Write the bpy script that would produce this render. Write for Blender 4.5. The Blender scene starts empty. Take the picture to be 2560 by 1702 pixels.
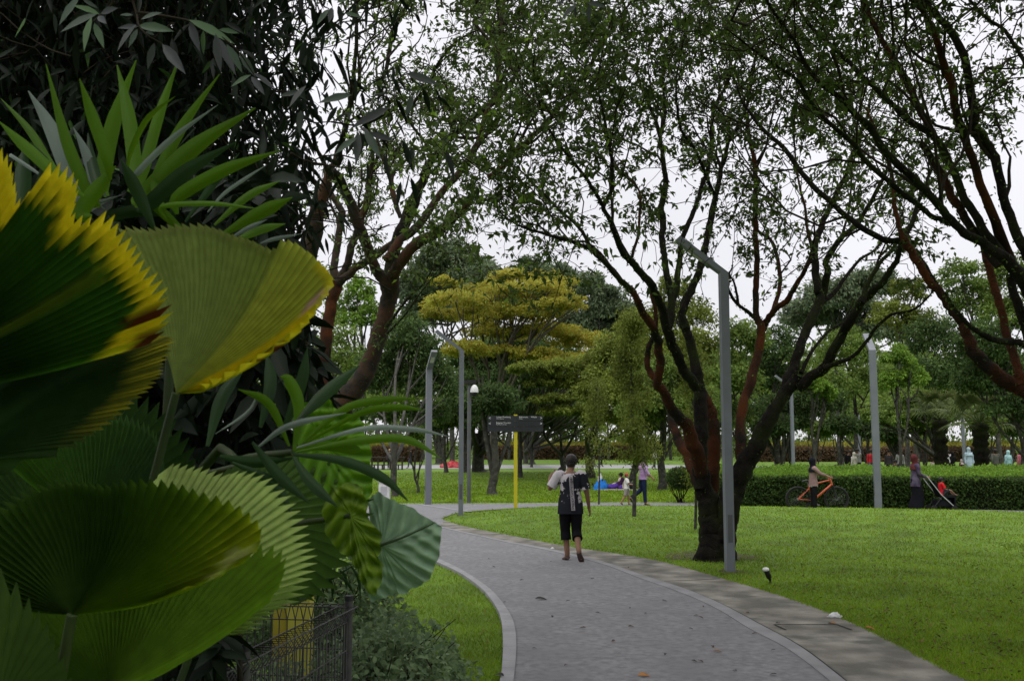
import bpy, bmesh, math, random
import numpy as np
from mathutils import Vector, Matrix
R = math.radians
sc = bpy.context.scene
# ------------------------------------------------------------ camera
F, PITCH, CH = 2500.0, math.atan(264 / 2500.0), 1.85
cd = bpy.data.cameras.new('camera'); cam = bpy.data.objects.new('camera', cd)
sc.collection.objects.link(cam); sc.camera = cam
cam.location = (0, 0, CH); cam.rotation_euler = (math.pi / 2 + PITCH, 0, 0)
cd.sensor_width = 36; cd.lens = F / 2560 * 36; cd.clip_start = 0.05; cd.clip_end = 4000
cd.dof.use_dof = True; cd.dof.focus_distance = 17.0; cd.dof.aperture_fstop = 11.0
# ------------------------------------------------------------ sky
SUN_EL, SUN_AZ = 58, 205          # degrees; soft light from high behind the camera
w = bpy.data.worlds.new('World'); sc.world = w; w.use_nodes = True
nt = w.node_tree; nt.nodes.clear(); N = nt.nodes.new; L = nt.links.new
out = N('ShaderNodeOutputWorld'); mix = N('ShaderNodeMixShader'); L(mix.outputs[0], out.inputs[0])
b1 = N('ShaderNodeBackground'); b2 = N('ShaderNodeBackground'); mix.inputs[0].default_value = 0.92
L(b1.outputs[0], mix.inputs[1]); L(b2.outputs[0], mix.inputs[2])
sky = N('ShaderNodeTexSky'); sky.sky_type = 'NISHITA'; sky.sun_disc = False
sky.sun_elevation = R(SUN_EL); sky.sun_rotation = R(SUN_AZ); L(sky.outputs[0], b1.inputs[0]); b1.inputs[1].default_value = 0.1
tc = N('ShaderNodeTexCoord'); sx = N('ShaderNodeSeparateXYZ'); L(tc.outputs['Generated'], sx.inputs[0])
cr = N('ShaderNodeValToRGB'); L(sx.outputs[2], cr.inputs[0])      # overcast sky: brightest overhead
e = cr.color_ramp.elements
e[0].position = 0.0; e[0].color = (0.30, 0.30, 0.32, 1); e[1].position = 1.0; e[1].color = (1, 0.985, 0.98, 1)
for p, c in ((0.02, (0.36, 0.355, 0.375, 1)), (0.45, (0.40, 0.395, 0.415, 1)), (0.75, (0.8, 0.79, 0.80, 1))):
    x = e.new(p); x.color = c
ns = N('ShaderNodeTexNoise'); ns.inputs['Scale'].default_value = 2.2; ns.inputs['Detail'].default_value = 4
L(tc.outputs['Generated'], ns.inputs['Vector'])
mr = N('ShaderNodeMapRange'); L(ns.outputs[0], mr.inputs[0]); mr.inputs[1].default_value = 0.3; mr.inputs[2].default_value = 0.7
mr.inputs[3].default_value = 2.38; mr.inputs[4].default_value = 2.75
L(cr.outputs[0], b2.inputs[0]); L(mr.outputs[0], b2.inputs[1])
sd = bpy.data.lights.new('sun', 'SUN'); sun = bpy.data.objects.new('sun', sd); sc.collection.objects.link(sun)
sd.energy = 1.1; sd.angle = R(25); sd.color = (1.0, 0.96, 0.9)
sun.rotation_euler = (R(90 - SUN_EL), 0, R(-(SUN_AZ) + 180)); sun.location = (0, -20, 40)
vs = sc.view_settings; vs.view_transform = 'Standard'; vs.look = 'None'; vs.exposure = 0.0; vs.gamma = 1.0
cy = sc.cycles; cy.max_bounces = 5; cy.diffuse_bounces = 3; cy.glossy_bounces = 2; cy.transmission_bounces = 3; cy.transparent_max_bounces = 4
cy.use_denoising = True; cy.caustics_reflective = False; cy.caustics_refractive = False
# ------------------------------------------------------------ helpers
SP, CP = math.sin(PITCH), math.cos(PITCH)
def P(px, py, Y):                 # the point at depth Y seen at a place of the photograph (survey of the site)
    u, v = (px - 1280) / F, (851 - py) / F
    dy, dz = CP - v * SP, SP + v * CP
    return np.array((u * Y / dy, Y, CH + Y * dz / dy))
def G(px, py, z=0.0):
    u, v = (px - 1280) / F, (851 - py) / F
    dy, dz = CP - v * SP, SP + v * CP
    t = (z - CH) / dz
    return np.array((u * t, dy * t, z))
def M2(wpx, py, Y): return wpx * Y / (CP - (851 - py) / F * SP) / F
def nrm(a):
    a = np.asarray(a, float); return a / (np.linalg.norm(a, axis=-1, keepdims=True) + 1e-9)

class MB:
    def __init__(s): s.V = []; s.Fc = []; s.n = 0; s.C = []; s.hasc = False
    def add(s, V, Fa, mi=0, smooth=True, col=None):
        V = np.asarray(V, float).reshape(-1, 3); Fa = np.asarray(Fa, int)
        s.V.append(V); s.Fc.append((Fa + s.n, mi, smooth)); s.n += len(V)
        if col is not None: s.hasc = True
        s.C.append(np.ones((len(V), 3)) if col is None else np.asarray(col, float))
    def build(s, name, mats, parent=None, **k):
        V = np.concatenate(s.V) if s.V else np.zeros((0, 3))
        if parent is not None and parent.get('_o') is not None: V = V - np.array(parent['_o'])
        me = bpy.data.meshes.new(name); me.vertices.add(len(V)); me.vertices.foreach_set('co', V.ravel())
        tot = [np.full(len(f), f.shape[1]) for f, _, _ in s.Fc]
        tot = np.concatenate(tot); idx = np.concatenate([f.ravel() for f, _, _ in s.Fc])
        me.loops.add(len(idx)); me.loops.foreach_set('vertex_index', idx.astype(np.int32))
        me.polygons.add(len(tot)); st = np.concatenate(([0], np.cumsum(tot)[:-1]))
        me.polygons.foreach_set('loop_start', st.astype(np.int32)); me.polygons.foreach_set('loop_total', tot.astype(np.int32))
        me.polygons.foreach_set('material_index', np.concatenate([np.full(len(f), m) for f, m, _ in s.Fc]).astype(np.int32))
        me.polygons.foreach_set('use_smooth', np.concatenate([np.full(len(f), sm) for f, _, sm in s.Fc]))
        if s.hasc:
            a = me.color_attributes.new('Col', 'FLOAT_COLOR', 'POINT')
            C = np.concatenate(s.C); a.data.foreach_set('color', np.hstack([C, np.ones((len(C), 1))]).ravel())
        me.update(calc_edges=True)
        for m in (mats if isinstance(mats, (list, tuple)) else [mats]): me.materials.append(m)
        o = bpy.data.objects.new(name, me); sc.collection.objects.link(o)
        if parent is not None: o.parent = parent
        tag(o, **k); return o
def tag(o, label=None, cat=None, group=None, kind=None):
    if label: o['label'] = label
    if cat: o['category'] = cat
    if group: o['group'] = group
    if kind: o['kind'] = kind
    return o
def thing(name, label, cat, loc=(0, 0, 0), group=None, rz=0, local=False):
    o = bpy.data.objects.new(name, None); sc.collection.objects.link(o); o.location = [float(a) for a in loc]; o.rotation_euler[2] = rz
    o.empty_display_size = 0.1
    if not local: o['_o'] = [float(a) for a in loc]
    return tag(o, label, cat, group)
def done(o):
    if '_o' in o: del o['_o']
def copy_tree(o, parent=None, loc=None, rz=None, label=None):
    c = o.copy(); sc.collection.objects.link(c); c.parent = parent
    if loc is not None: c.location = [float(a) for a in loc]
    if rz is not None: c.rotation_euler[2] = rz
    if label: c['label'] = label
    for ch in list(o.children): copy_tree(ch, c)
    return c
def catmull(pts, n):
    p = np.asarray(pts, float)
    if len(p) < 3: return p[0] + (p[-1] - p[0]) * np.linspace(0, 1, n)[:, None]
    p = np.vstack([2 * p[0] - p[1], p, 2 * p[-1] - p[-2]])
    k = len(p) - 3; t = np.linspace(0, k - 1e-6, n); i = t.astype(int); f = (t - i)[:, None]
    a, b, c, d = p[i], p[i + 1], p[i + 2], p[i + 3]
    return 0.5 * ((2 * b) + (-a + c) * f + (2 * a - 5 * b + 4 * c - d) * f ** 2 + (-a + 3 * b - 3 * c + d) * f ** 3)
def tube(mb, pts, rad, sides=6, mi=0, cap=True, ref=None, flat=1.0, smooth=True, rough=0, rng=None):
    p = np.asarray(pts, float); n = len(p); rad = np.broadcast_to(np.asarray(rad, float), (n,))
    t = np.gradient(p, axis=0); t = nrm(t)
    if ref is None:
        m = nrm(p[-1] - p[0]); ref = np.eye(3)[int(np.argmin(np.abs(m)))]
    a = np.zeros((n, 3)); r0 = np.asarray(ref, float)
    for i in range(n):
        v = r0 - t[i] * np.dot(r0, t[i]); v = v / (np.linalg.norm(v) + 1e-9); a[i] = v; r0 = v
    b = np.cross(t, a)
    th = np.linspace(0, 2 * math.pi, sides, endpoint=False)
    rr = rad[:, None] * np.ones((n, sides))
    if rough and rng is not None: rr = rr * (1 + rough * rng.uniform(-1, 1, (n, sides)))
    V = p[:, None] + rr[..., None] * (np.cos(th)[None, :, None] * a[:, None] + flat * np.sin(th)[None, :, None] * b[:, None])
    i = np.arange(n - 1)[:, None] * sides; j = np.arange(sides)[None]; j2 = (j + 1) % sides
    Fq = np.stack([i + j, i + j2, i + sides + j2, i + sides + j], -1).reshape(-1, 4)
    mb.add(V.reshape(-1, 3), Fq, mi, smooth)
    if cap:
        for k, rev in ((0, True), (n - 1, False)):
            c = V[k]; f = np.arange(sides); f = f[::-1] if rev else f
            mb.add(c, f[None], mi, smooth=False)
def box(mb, lo, hi, mi=0, rot=None, piv=None, smooth=False):
    lo, hi = np.asarray(lo, float), np.asarray(hi, float)
    V = np.array([[x, y, z] for x in (lo[0], hi[0]) for y in (lo[1], hi[1]) for z in (lo[2], hi[2])])
    if rot is not None: V = (V - piv) @ np.array(rot).T + piv
    Fq = [(0, 1, 3, 2), (4, 6, 7, 5), (0, 4, 5, 1), (2, 3, 7, 6), (0, 2, 6, 4), (1, 5, 7, 3)]
    mb.add(V, Fq, mi, smooth)
def ball(mb, c, r, seg=12, rings=8, mi=0, zlo=-1.0, zhi=1.0):
    c = np.asarray(c, float); r = np.broadcast_to(np.asarray(r, float), (3,))
    ph = np.linspace(math.asin(zlo), math.asin(zhi), rings); th = np.linspace(0, 2 * math.pi, seg, endpoint=False)
    V = np.stack([np.cos(ph)[:, None] * np.cos(th), np.cos(ph)[:, None] * np.sin(th), np.sin(ph)[:, None] * np.ones(seg)], -1) * r + c
    i = np.arange(rings - 1)[:, None] * seg; j = np.arange(seg)[None]; j2 = (j + 1) % seg
    mb.add(V.reshape(-1, 3), np.stack([i + j, i + j2, i + seg + j2, i + seg + j], -1).reshape(-1, 4), mi)
def rotz(a): c, s = math.cos(a), math.sin(a); return np.array([[c, -s, 0], [s, c, 0], [0, 0, 1]])
def roty(a): c, s = math.cos(a), math.sin(a); return np.array([[c, 0, s], [0, 1, 0], [-s, 0, c]])
def rotx(a): c, s = math.cos(a), math.sin(a); return np.array([[1, 0, 0], [0, c, -s], [0, s, c]])
def sheet(name, outline, z, m, thick=0.0, kind='structure', parent=None, **k):
    bm = bmesh.new(); vs_ = [bm.verts.new((p[0], p[1], z)) for p in outline]; f = bm.faces.new(vs_)
    if f.normal.z < 0: f.normal_flip()
    bmesh.ops.triangulate(bm, faces=[f])
    if thick:
        r = bmesh.ops.extrude_face_region(bm, geom=bm.faces[:])
        for v in [g for g in r['geom'] if isinstance(g, bmesh.types.BMVert)]: v.co.z -= thick
    bmesh.ops.recalc_face_normals(bm, faces=bm.faces[:])
    me = bpy.data.meshes.new(name); bm.to_mesh(me); bm.free(); me.materials.append(m)
    o = bpy.data.objects.new(name, me); sc.collection.objects.link(o)
    if parent: o.parent = parent
    return tag(o, kind=kind, **k)
def ribbon(A, B): return np.vstack([A, B[::-1]])
# ------------------------------------------------------------ materials
def pmat(name, c1, c2=None, scale=4, rough=0.7, bump=0.0, bscale=30, detail=5, spec=0.3, lo=0.35, hi=0.65, c3=None, s3=1.0, t3=0.6, metal=0, w3=0.08):
    m = bpy.data.materials.new(name); m.use_nodes = True; nt = m.node_tree; b = nt.nodes['Principled BSDF']
    b.inputs['Roughness'].default_value = rough; b.inputs['Specular IOR Level'].default_value = spec; b.inputs['Metallic'].default_value = metal
    N, L = nt.nodes.new, nt.links.new
    tc = N('ShaderNodeTexCoord')
    def noise(s, d=detail):
        n = N('ShaderNodeTexNoise'); n.inputs['Scale'].default_value = s; n.inputs['Detail'].default_value = d; L(tc.outputs['Object'], n.inputs['Vector']); return n
    if c2 is None: c2 = tuple(a * 0.8 for a in c1)
    n = noise(scale); r = N('ShaderNodeValToRGB'); L(n.outputs[0], r.inputs[0])
    r.color_ramp.elements[0].position = lo; r.color_ramp.elements[1].position = hi
    r.color_ramp.elements[0].color = (*c1, 1); r.color_ramp.elements[1].color = (*c2, 1)
    colr = r.outputs[0]
    if c3 is not None:
        n3 = noise(s3, 6); r3 = N('ShaderNodeMapRange'); L(n3.outputs[0], r3.inputs[0]); r3.inputs[1].default_value = t3 - w3; r3.inputs[2].default_value = t3 + w3
        mx = N('ShaderNodeMix'); mx.data_type = 'RGBA'; L(r3.outputs[0], mx.inputs[0]); L(colr, mx.inputs[6]); mx.inputs[7].default_value = (*c3, 1); colr = mx.outputs[2]
    L(colr, b.inputs['Base Color'])
    if bump:
        nb = noise(bscale, 6); bp = N('ShaderNodeBump'); bp.inputs['Strength'].default_value = bump; bp.inputs['Distance'].default_value = 0.02
        L(nb.outputs[0], bp.inputs['Height']); L(bp.outputs[0], b.inputs['Normal'])
    return m
def leafmat(name, cols, transl=0.3, rough=0.6, nscale=0.6, namp=0.35, spec=0.12, odd=None, osh=0.04):
    """each leaf takes one of the tones; slow noise shifts whole sprays a little"""
    m = bpy.data.materials.new(name); m.use_nodes = True; nt = m.node_tree; b = nt.nodes['Principled BSDF']; N, L = nt.nodes.new, nt.links.new
    g = N('ShaderNodeNewGeometry'); r = N('ShaderNodeValToRGB'); L(g.outputs['Random Per Island'], r.inputs[0])
    el = r.color_ramp.elements; k = len(cols)
    el[0].position = 0; el[0].color = (*cols[0], 1); el[1].position = 1 if odd is None else 1 - osh; el[1].color = (*cols[-1], 1)
    for i in range(1, k - 1):
        x = el.new(i / (k - 1) * (1 - osh)); x.color = (*cols[i], 1)
    if odd is not None: x = el.new(1 - osh * 0.9); x.color = (*odd, 1)
    tc = N('ShaderNodeTexCoord'); n = N('ShaderNodeTexNoise'); n.inputs['Scale'].default_value = nscale; n.inputs['Detail'].default_value = 3; L(tc.outputs['Object'], n.inputs['Vector'])
    mr = N('ShaderNodeMapRange'); L(n.outputs[0], mr.inputs[0]); mr.inputs[1].default_value = 0.3; mr.inputs[2].default_value = 0.7; mr.inputs[3].default_value = 1 - namp; mr.inputs[4].default_value = 1 + namp
    hv = N('ShaderNodeHueSaturation'); L(r.outputs[0], hv.inputs['Color']); L(mr.outputs[0], hv.inputs['Value'])
    L(hv.outputs[0], b.inputs['Base Color']); b.inputs['Roughness'].default_value = rough; b.inputs['Specular IOR Level'].default_value = spec
    if transl:
        t = N('ShaderNodeBsdfTranslucent'); h2 = N('ShaderNodeHueSaturation'); L(hv.outputs[0], h2.inputs['Color']); h2.inputs['Value'].default_value = 1.5; h2.inputs['Hue'].default_value = 0.485
        L(h2.outputs[0], t.inputs[0]); mx = N('ShaderNodeMixShader'); mx.inputs[0].default_value = transl
        L(b.outputs[0], mx.inputs[1]); L(t.outputs[0], mx.inputs[2]); L(mx.outputs[0], nt.nodes['Material Output'].inputs[0])
    return m
def colmat(name, rough=0.5, transl=0.25, spec=0.3, nscale=40, bump=0.2):
    """a big leaf whose markings (yellowed rim, dry spots) and painted fold shade are stored on its points"""
    m = bpy.data.materials.new(name); m.use_nodes = True; nt = m.node_tree; b = nt.nodes['Principled BSDF']; N, L = nt.nodes.new, nt.links.new
    a = N('ShaderNodeVertexColor'); a.layer_name = 'Col'
    tc = N('ShaderNodeTexCoord'); n = N('ShaderNodeTexNoise'); n.inputs['Scale'].default_value = nscale; n.inputs['Detail'].default_value = 5; L(tc.outputs['Object'], n.inputs['Vector'])
    mr = N('ShaderNodeMapRange'); L(n.outputs[0], mr.inputs[0]); mr.inputs[1].default_value = 0.3; mr.inputs[2].default_value = 0.7; mr.inputs[3].default_value = 0.87; mr.inputs[4].default_value = 1.13
    hv = N('ShaderNodeHueSaturation'); L(a.outputs[0], hv.inputs['Color']); L(mr.outputs[0], hv.inputs['Value']); L(hv.outputs[0], b.inputs['Base Color'])
    b.inputs['Roughness'].default_value = rough; b.inputs['Specular IOR Level'].default_value = spec
    bp = N('ShaderNodeBump'); bp.inputs['Strength'].default_value = bump; bp.inputs['Distance'].default_value = 0.004; L(n.outputs[0], bp.inputs['Height']); L(bp.outputs[0], b.inputs['Normal'])
    t = N('ShaderNodeBsdfTranslucent'); L(hv.outputs[0], t.inputs[0]); mx = N('ShaderNodeMixShader'); mx.inputs[0].default_value = transl
    L(b.outputs[0], mx.inputs[1]); L(t.outputs[0], mx.inputs[2]); L(mx.outputs[0], nt.nodes['Material Output'].inputs[0])
    return m
# ------------------------------------------------------------ leaves
def leaves(mb, pos, d, up, ln, wd, mi=0, fold=0.15, droop=0.1):
    """small leaves: a folded diamond each; pos,d,up (n,3), ln,wd (n,)"""
    pos, d = np.asarray(pos), nrm(d); s = nrm(np.cross(d, up)); u = np.cross(s, d); n = len(pos)
    ln = np.broadcast_to(ln, (n,))[:, None]; wd = np.broadcast_to(wd, (n,))[:, None]
    m = pos + d * ln * 0.42 + u * wd * fold
    tip = pos + d * ln - np.array((0, 0, 1)) * ln * droop
    V = np.stack([pos, m + s * wd / 2, tip, m - s * wd / 2], 1).reshape(-1, 3)
    i = np.arange(n)[:, None] * 4
    mb.add(V, np.concatenate([i + [0, 1, 2], i + [0, 2, 3]]), mi, smooth=False)
def leaves8(mb, pos, d, up, ln, wd, mi=0, bend=0.25):
    """larger pointed leaves with a curved midrib"""
    pos, d = np.asarray(pos), nrm(d); s = nrm(np.cross(d, up)); u = np.cross(s, d); n = len(pos)
    ln = np.broadcast_to(ln, (n,))[:, None]; wd = np.broadcast_to(wd, (n,))[:, None]
    prof = [(0, 0), (0.2, 0.7), (0.45, 1.0), (0.72, 0.66), (1.0, 0.0)]
    rows = []
    for t, ww in prof:
        c = pos + d * ln * t - np.array((0, 0, 1)) * ln * bend * t * t
        rows.append(c + s * wd * ww / 2 + u * wd * ww * 0.18); rows.append(c); rows.append(c - s * wd * ww / 2 + u * wd * ww * 0.18)
    V = np.stack(rows, 1).reshape(-1, 3); i = np.arange(n)[:, None] * 15
    Fq = []
    for k in range(4):
        a = k * 3; Fq += [i + [a, a + 1, a + 4, a + 3], i + [a + 1, a + 2, a + 5, a + 4]]
    mb.add(V, np.concatenate(Fq), mi, smooth=True)
def rdir(rng, n):
    return nrm(rng.normal(size=(n, 3)))
# ============================================================ the setting
m_lawn = pmat('lawn_soil', (0.065, 0.12, 0.010), (0.11, 0.20, 0.014), scale=1.3, rough=0.95, bump=0.6, bscale=25, c3=(0.10, 0.10, 0.03), s3=6, t3=0.68)
m_path = pmat('path_concrete', (0.135, 0.135, 0.142), (0.215, 0.215, 0.223), scale=14, detail=12, rough=0.85, bump=0.45, bscale=170, c3=(0.15, 0.148, 0.158), s3=1.7, t3=0.6, w3=.2)
m_kerb = pmat('kerb_stone', (0.21, 0.21, 0.22), (0.27, 0.27, 0.28), scale=3, rough=0.85, bump=0.2, bscale=60)
m_kerb2 = pmat('edge_kerb', (0.17, 0.17, 0.175), (0.225, 0.225, 0.23), scale=3, rough=0.85, bump=0.2, bscale=60)
m_strip = pmat('strip_concrete', (0.095, 0.087, 0.072), (0.25, 0.238, 0.205), scale=1.9, rough=0.9, bump=0.4, bscale=40, c3=(0.09, 0.09, 0.075), s3=2.2, t3=0.56, detail=8)
m_dark = pmat('dark_gap', (0.02, 0.02, 0.02), rough=1)  # near-black colour of the gap line and slab joints
m_blade = leafmat('grass_blades', [(0.075, 0.135, 0.008), (0.13, 0.225, 0.012), (0.18, 0.29, 0.018), (0.115, 0.19, 0.012)], transl=0.35, nscale=0.9, namp=0.3, odd=(0.25, 0.2, 0.07), osh=0.03)
kin = [(2160, 1790), (2065, 1702), (1966, 1627), (1874, 1578), (1793, 1528), (1706, 1488), (1595, 1448), (1496, 1411), (1372, 1380), (1248, 1355), (1100, 1321)]
kout = [(2205, 1790), (2103, 1702), (1997, 1621), (1898, 1566), (1805, 1516), (1719, 1479), (1607, 1442), (1502, 1406), (1378, 1376), (1250, 1351.5), (1100, 1318)]
sout = [(2590, 1790), (2406, 1702), (2307, 1652), (2214, 1603), (2121, 1559), (2016, 1516), (1904, 1479), (1799, 1448), (1657, 1408), (1533, 1386), (1409, 1367), (1286, 1343), (1162, 1318), (1112, 1303)]
def gc(pts, n=60): return catmull([G(*p)[:2] for p in pts], n)
KI, KO, SO = gc(kin), gc(kout), gc(sout)
lob_top = gc([(1112, 1303), (1106, 1297), (1125, 1289), (1162, 1281), (1286, 1272), (1420, 1269), (1719, 1268), (2028, 1272), (2300, 1277), (2560, 1284), (2900, 1296)], 60)
lin = [(1262, 1790), (1285, 1702), (1290, 1600), (1275, 1544), (1234, 1488), (1188, 1452), (1142, 1424), (1091, 1401), (1040, 1386), (960, 1370), (860, 1350)]
lout = [(1222, 1790), (1252, 1702), (1257, 1600), (1247, 1539), (1213, 1488), (1172, 1453), (1136, 1431), (1085, 1408), (1034, 1392), (955, 1376), (855, 1355)]
LI, LO = gc(lin), gc(lout)
cross_far = gc([(200, 1262), (700, 1262), (1009, 1262), (1300, 1261), (1560, 1259), (1900, 1262), (2200, 1267), (2560, 1274), (2900, 1282)], 40)
lobe = np.vstack([SO, lob_top[1:], [[17.5, 3.0], [9.0, 2.0]]])
def sdf(poly, X):
    a = poly; b = np.roll(poly, -1, 0); dmin = np.full(len(X), 1e9); ins = np.zeros(len(X), bool)
    for p, q in zip(a, b):
        e = q - p; w_ = X - p; t = np.clip((w_ @ e) / (e @ e + 1e-12), 0, 1)
        dmin = np.minimum(dmin, np.linalg.norm(w_ - t[:, None] * e, axis=1))
        c = ((p[1] > X[:, 1]) != (q[1] > X[:, 1])) & (X[:, 0] < (q[0] - p[0]) * (X[:, 1] - p[1]) / (q[1] - p[1] + 1e-12) + p[0])
        ins ^= c
    return np.where(ins, dmin, -dmin)
def sst(a, b, x): t = np.clip((x - a) / (b - a), 0, 1); return t * t * (3 - 2 * t)
def height(X):
    s = sdf(lobe, X)
    return 0.13 * sst(0.15, 1.8, s) * sst(17, 24, X[:, 1]) + 0.02 * sst(0, 0.5, s)
xs = np.concatenate([-np.geomspace(3000, 26, 20), np.linspace(-25, 30, 241), np.geomspace(31, 3000, 20)])
ys = np.concatenate([-np.geomspace(400, 11, 8), np.linspace(-10, 6, 17), np.linspace(6.25, 45, 211), np.geomspace(46, 3500, 30)])
gx, gy = np.meshgrid(xs, ys); X = np.stack([gx.ravel(), gy.ravel()], 1)
hz = np.zeros(len(X)); near = (np.abs(X[:, 0]) < 31) & (X[:, 1] > 1) & (X[:, 1] < 46); hz[near] = height(X[near])
mb = MB(); nx, ny = len(xs), len(ys); i = (np.arange(ny - 1)[:, None] * nx + np.arange(nx - 1)).ravel()
mb.add(np.hstack([X, hz[:, None]]), np.stack([i, i + 1, i + nx + 1, i + nx], 1)); mb.build('ground', m_lawn, kind='structure')
sheet('footpath', np.vstack([LI, cross_far[::-1][-14:][::-1][:0].reshape(0, 2), [[-9, 20], [-14, 28.2], [LI[0][0], 28.2]][:2], KI[::-1]]), 0.026, m_path)
# the cross path, and the paving where the two paths meet
tip = G(1106, 1297)[:2]; nearl = np.vstack([[(-60, 27.2)], [(-14.2, 28.3)], [G(1040, 1300)[:2]], [tip], lob_top[lob_top[:, 0] > tip[0] + .12]]); nearl = nearl[np.argsort(nearl[:, 0])]
farl = np.vstack([[(-60, 31.4)], cross_far]); xx = np.unique(np.concatenate([nearl[:, 0], np.linspace(-60, 18, 60)])); xx = xx[xx <= min(nearl[-1, 0], farl[-1, 0])]; k = len(xx)
mb = MB(); V = np.vstack([np.stack([xx, np.interp(xx, nearl[:, 0], nearl[:, 1]), np.full(k, .022)], 1), np.stack([xx, np.interp(xx, farl[:, 0], farl[:, 1]), np.full(k, .022)], 1)])
mb.add(V, [(i, i + 1, i + 1 + k, i + k) for i in range(k - 1)]); mb.build('cross_footpath', m_path, kind='structure')
sheet('path_fill', np.vstack([LI[-1:], [(-9.3, 20)], [(-14.2, 28.3)], [G(1040, 1299)[:2]], [tip], SO[-1:], KI[-1:], KI[-6:-1][::-1]]), 0.018, m_path)
mb = MB()
def kerbstone(mb, A, B, z0, z1, blocks=True, step=1):
    n = len(A)
    for i in range(0, n - 1, step):
        j = min(i + step, n - 1); g = 0.015 if blocks else 0
        a0, a1 = A[i] + (A[j] - A[i]) * g, A[j]; b0, b1 = B[i] + (B[j] - B[i]) * g, B[j]
        V = [(*a0, z0), (*a1, z0), (*b1, z0), (*b0, z0), (*a0, z1), (*a1, z1), (*b1, z1), (*b0, z1)]
        mb.add(V, [(4, 5, 6, 7), (0, 4, 7, 3), (1, 2, 6, 5), (0, 1, 5, 4), (3, 7, 6, 2)], 0, False)
kerbstone(mb, LI, LO, -0.05, 0.045); mb.build('path_kerb', m_kerb, kind='structure')
mb = MB(); kerbstone(mb, KI, KO, -0.05, 0.033, blocks=False); mb.build('path_kerb', m_kerb2, kind='structure')
SI = KO + (SO - KO) * 0.0
soR = catmull([G(*p)[:2] for p in sout], 60)
d_ = nrm(soR - KO); KO2 = KO + d_ * 0.02
sheet('concrete_strip', ribbon(KO2, soR), 0.029, m_strip)
sheet('gap_line', ribbon(KO, KO + d_ * 0.022), 0.0255, m_dark)
# pale edge line of the cross path
e0, e1 = G(1045, 1263)[:2], G(1170, 1281)[:2]; nn = nrm(np.array([-(e1 - e0)[1], (e1 - e0)[0]])) * 0.16
sheet('kerb_line', [e0, e1, e1 + nn, e0 + nn], 0.030, m_kerb)
sheet('kerb_line', ribbon(cross_far[4:], cross_far[4:] + [0, 0.22]), 0.034, m_kerb)
sheet('far_footpath', [G(200, 1173)[:2], G(1640, 1171)[:2], G(2300, 1175)[:2], G(2300, 1169)[:2], G(1640, 1162)[:2], G(200, 1163)[:2]], 0.02, m_kerb)
# slabs and joints in the concrete strip
for A_, B_ in (((1660, 1458), (1800, 1452)), ((1192, 1342), (1262, 1340)), ((1935, 1568), (2092, 1568)), ((2092, 1568), (2130, 1582)), ((1935, 1568), (1965, 1582)), ((1200, 1344), (1215, 1346))):
    a, b = G(*A_)[:2], G(*B_)[:2]; t = nrm(b - a); n2 = np.array([-t[1], t[0]]) * 0.012
    sheet('slab_joint', [a - n2, b - n2, b + n2, a + n2], 0.0335, m_dark)
# bare soil at the foot of the tree
def soil(px, py, r, z=0.03, nm='bare_soil'):
    c = G(px, py)[:2]; rg = np.random.default_rng(int(px)); th = np.linspace(0, 2 * math.pi, 40, endpoint=False)
    rr = r * (1 + 0.12 * np.sin(th * 3 + px) + 0.07 * rg.uniform(-1, 1, 40)); mb = MB()
    V = [(c[0], c[1], z + 0.03)] + [(c[0] + math.cos(t) * q * k, c[1] + math.sin(t) * q * k, z + 0.02 * (1 - k)) for k in (0.5, 1) for t, q in zip(th, rr)]
    Fq = [(0, 1 + i, 1 + (i + 1) % 40) for i in range(40)]
    mb.add(V, Fq); mb2 = [(1 + i, 41 + i, 41 + (i + 1) % 40, 1 + (i + 1) % 40) for i in range(40)]
    mb.Fc.append((np.array(mb2), 0, True)); mb.build(nm, m_soil, kind='structure')
m_soil = pmat('soil', (0.055, 0.045, 0.03), (0.09, 0.085, 0.04), scale=8, rough=1, bump=0.6, bscale=50)
soil(1775, 1392, 0.75, 0.022); soil(1829, 1431, 0.22, 0.022)
# ---- grass blades
rng = np.random.default_rng(5)
def blades(mb, X, z, h0, h1, wd, rng):
    n = len(X); th = rng.uniform(0, 2 * math.pi, n); ln = rng.uniform(h0, h1, n)
    s = np.stack([np.cos(th), np.sin(th), np.zeros(n)], 1) * (wd / 2 * rng.uniform(0.6, 1.3, n))[:, None]
    lean = rng.normal(size=(n, 2)) * 0.5 * ln[:, None]
    b = np.hstack([X, z[:, None]]); tip = b + np.hstack([lean, (ln * rng.uniform(0.5, 1, n))[:, None]])
    V = np.stack([b - s, b + s, tip], 1).reshape(-1, 3)
    mb.add(V, np.arange(3 * n).reshape(-1, 3), 0, False)
def grass(name, poly, n, pxr, pyr, h0, h1, wd, inset=0.03, hf=None):
    u = rng.uniform(pxr[0], pxr[1], n * 2); v = rng.uniform(pyr[0], pyr[1], n * 2)
    t = np.array([G(a, b)[:2] for a, b in zip(u, v)]); t = t[sdf(poly, t) > inset][:n]
    wj = wd * np.clip(t[:, 1] / 13, 0.7, 2.2)
    mb = MB(); z = hf(t) if hf else np.zeros(len(t)); blades(mb, t, z - 0.003, h0, h1, wj, rng)
    return mb.build(name, m_blade, kind='stuff')
grass('grass', lobe, 150000, (1100, 3050), (1262, 1790), 0.025, 0.06, 0.013, inset=-.035, hf=lambda t: np.maximum(height(t), .02))
left_patch = np.vstack([LO, [[-9.3, 19.9], [-9, 2], [LO[0][0], LO[0][1]]][:2]])
grass('grass', left_patch, 30000, (860, 1265), (1400, 1760), 0.025, 0.065, 0.010, inset=-.03)
far_lawn = np.vstack([cross_far + [0, 0.3], [[45, 75], [-45, 75]]])
grass('grass', far_lawn, 40000, (850, 1960), (1180, 1262), 0.05, 0.10, 0.03)
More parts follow.
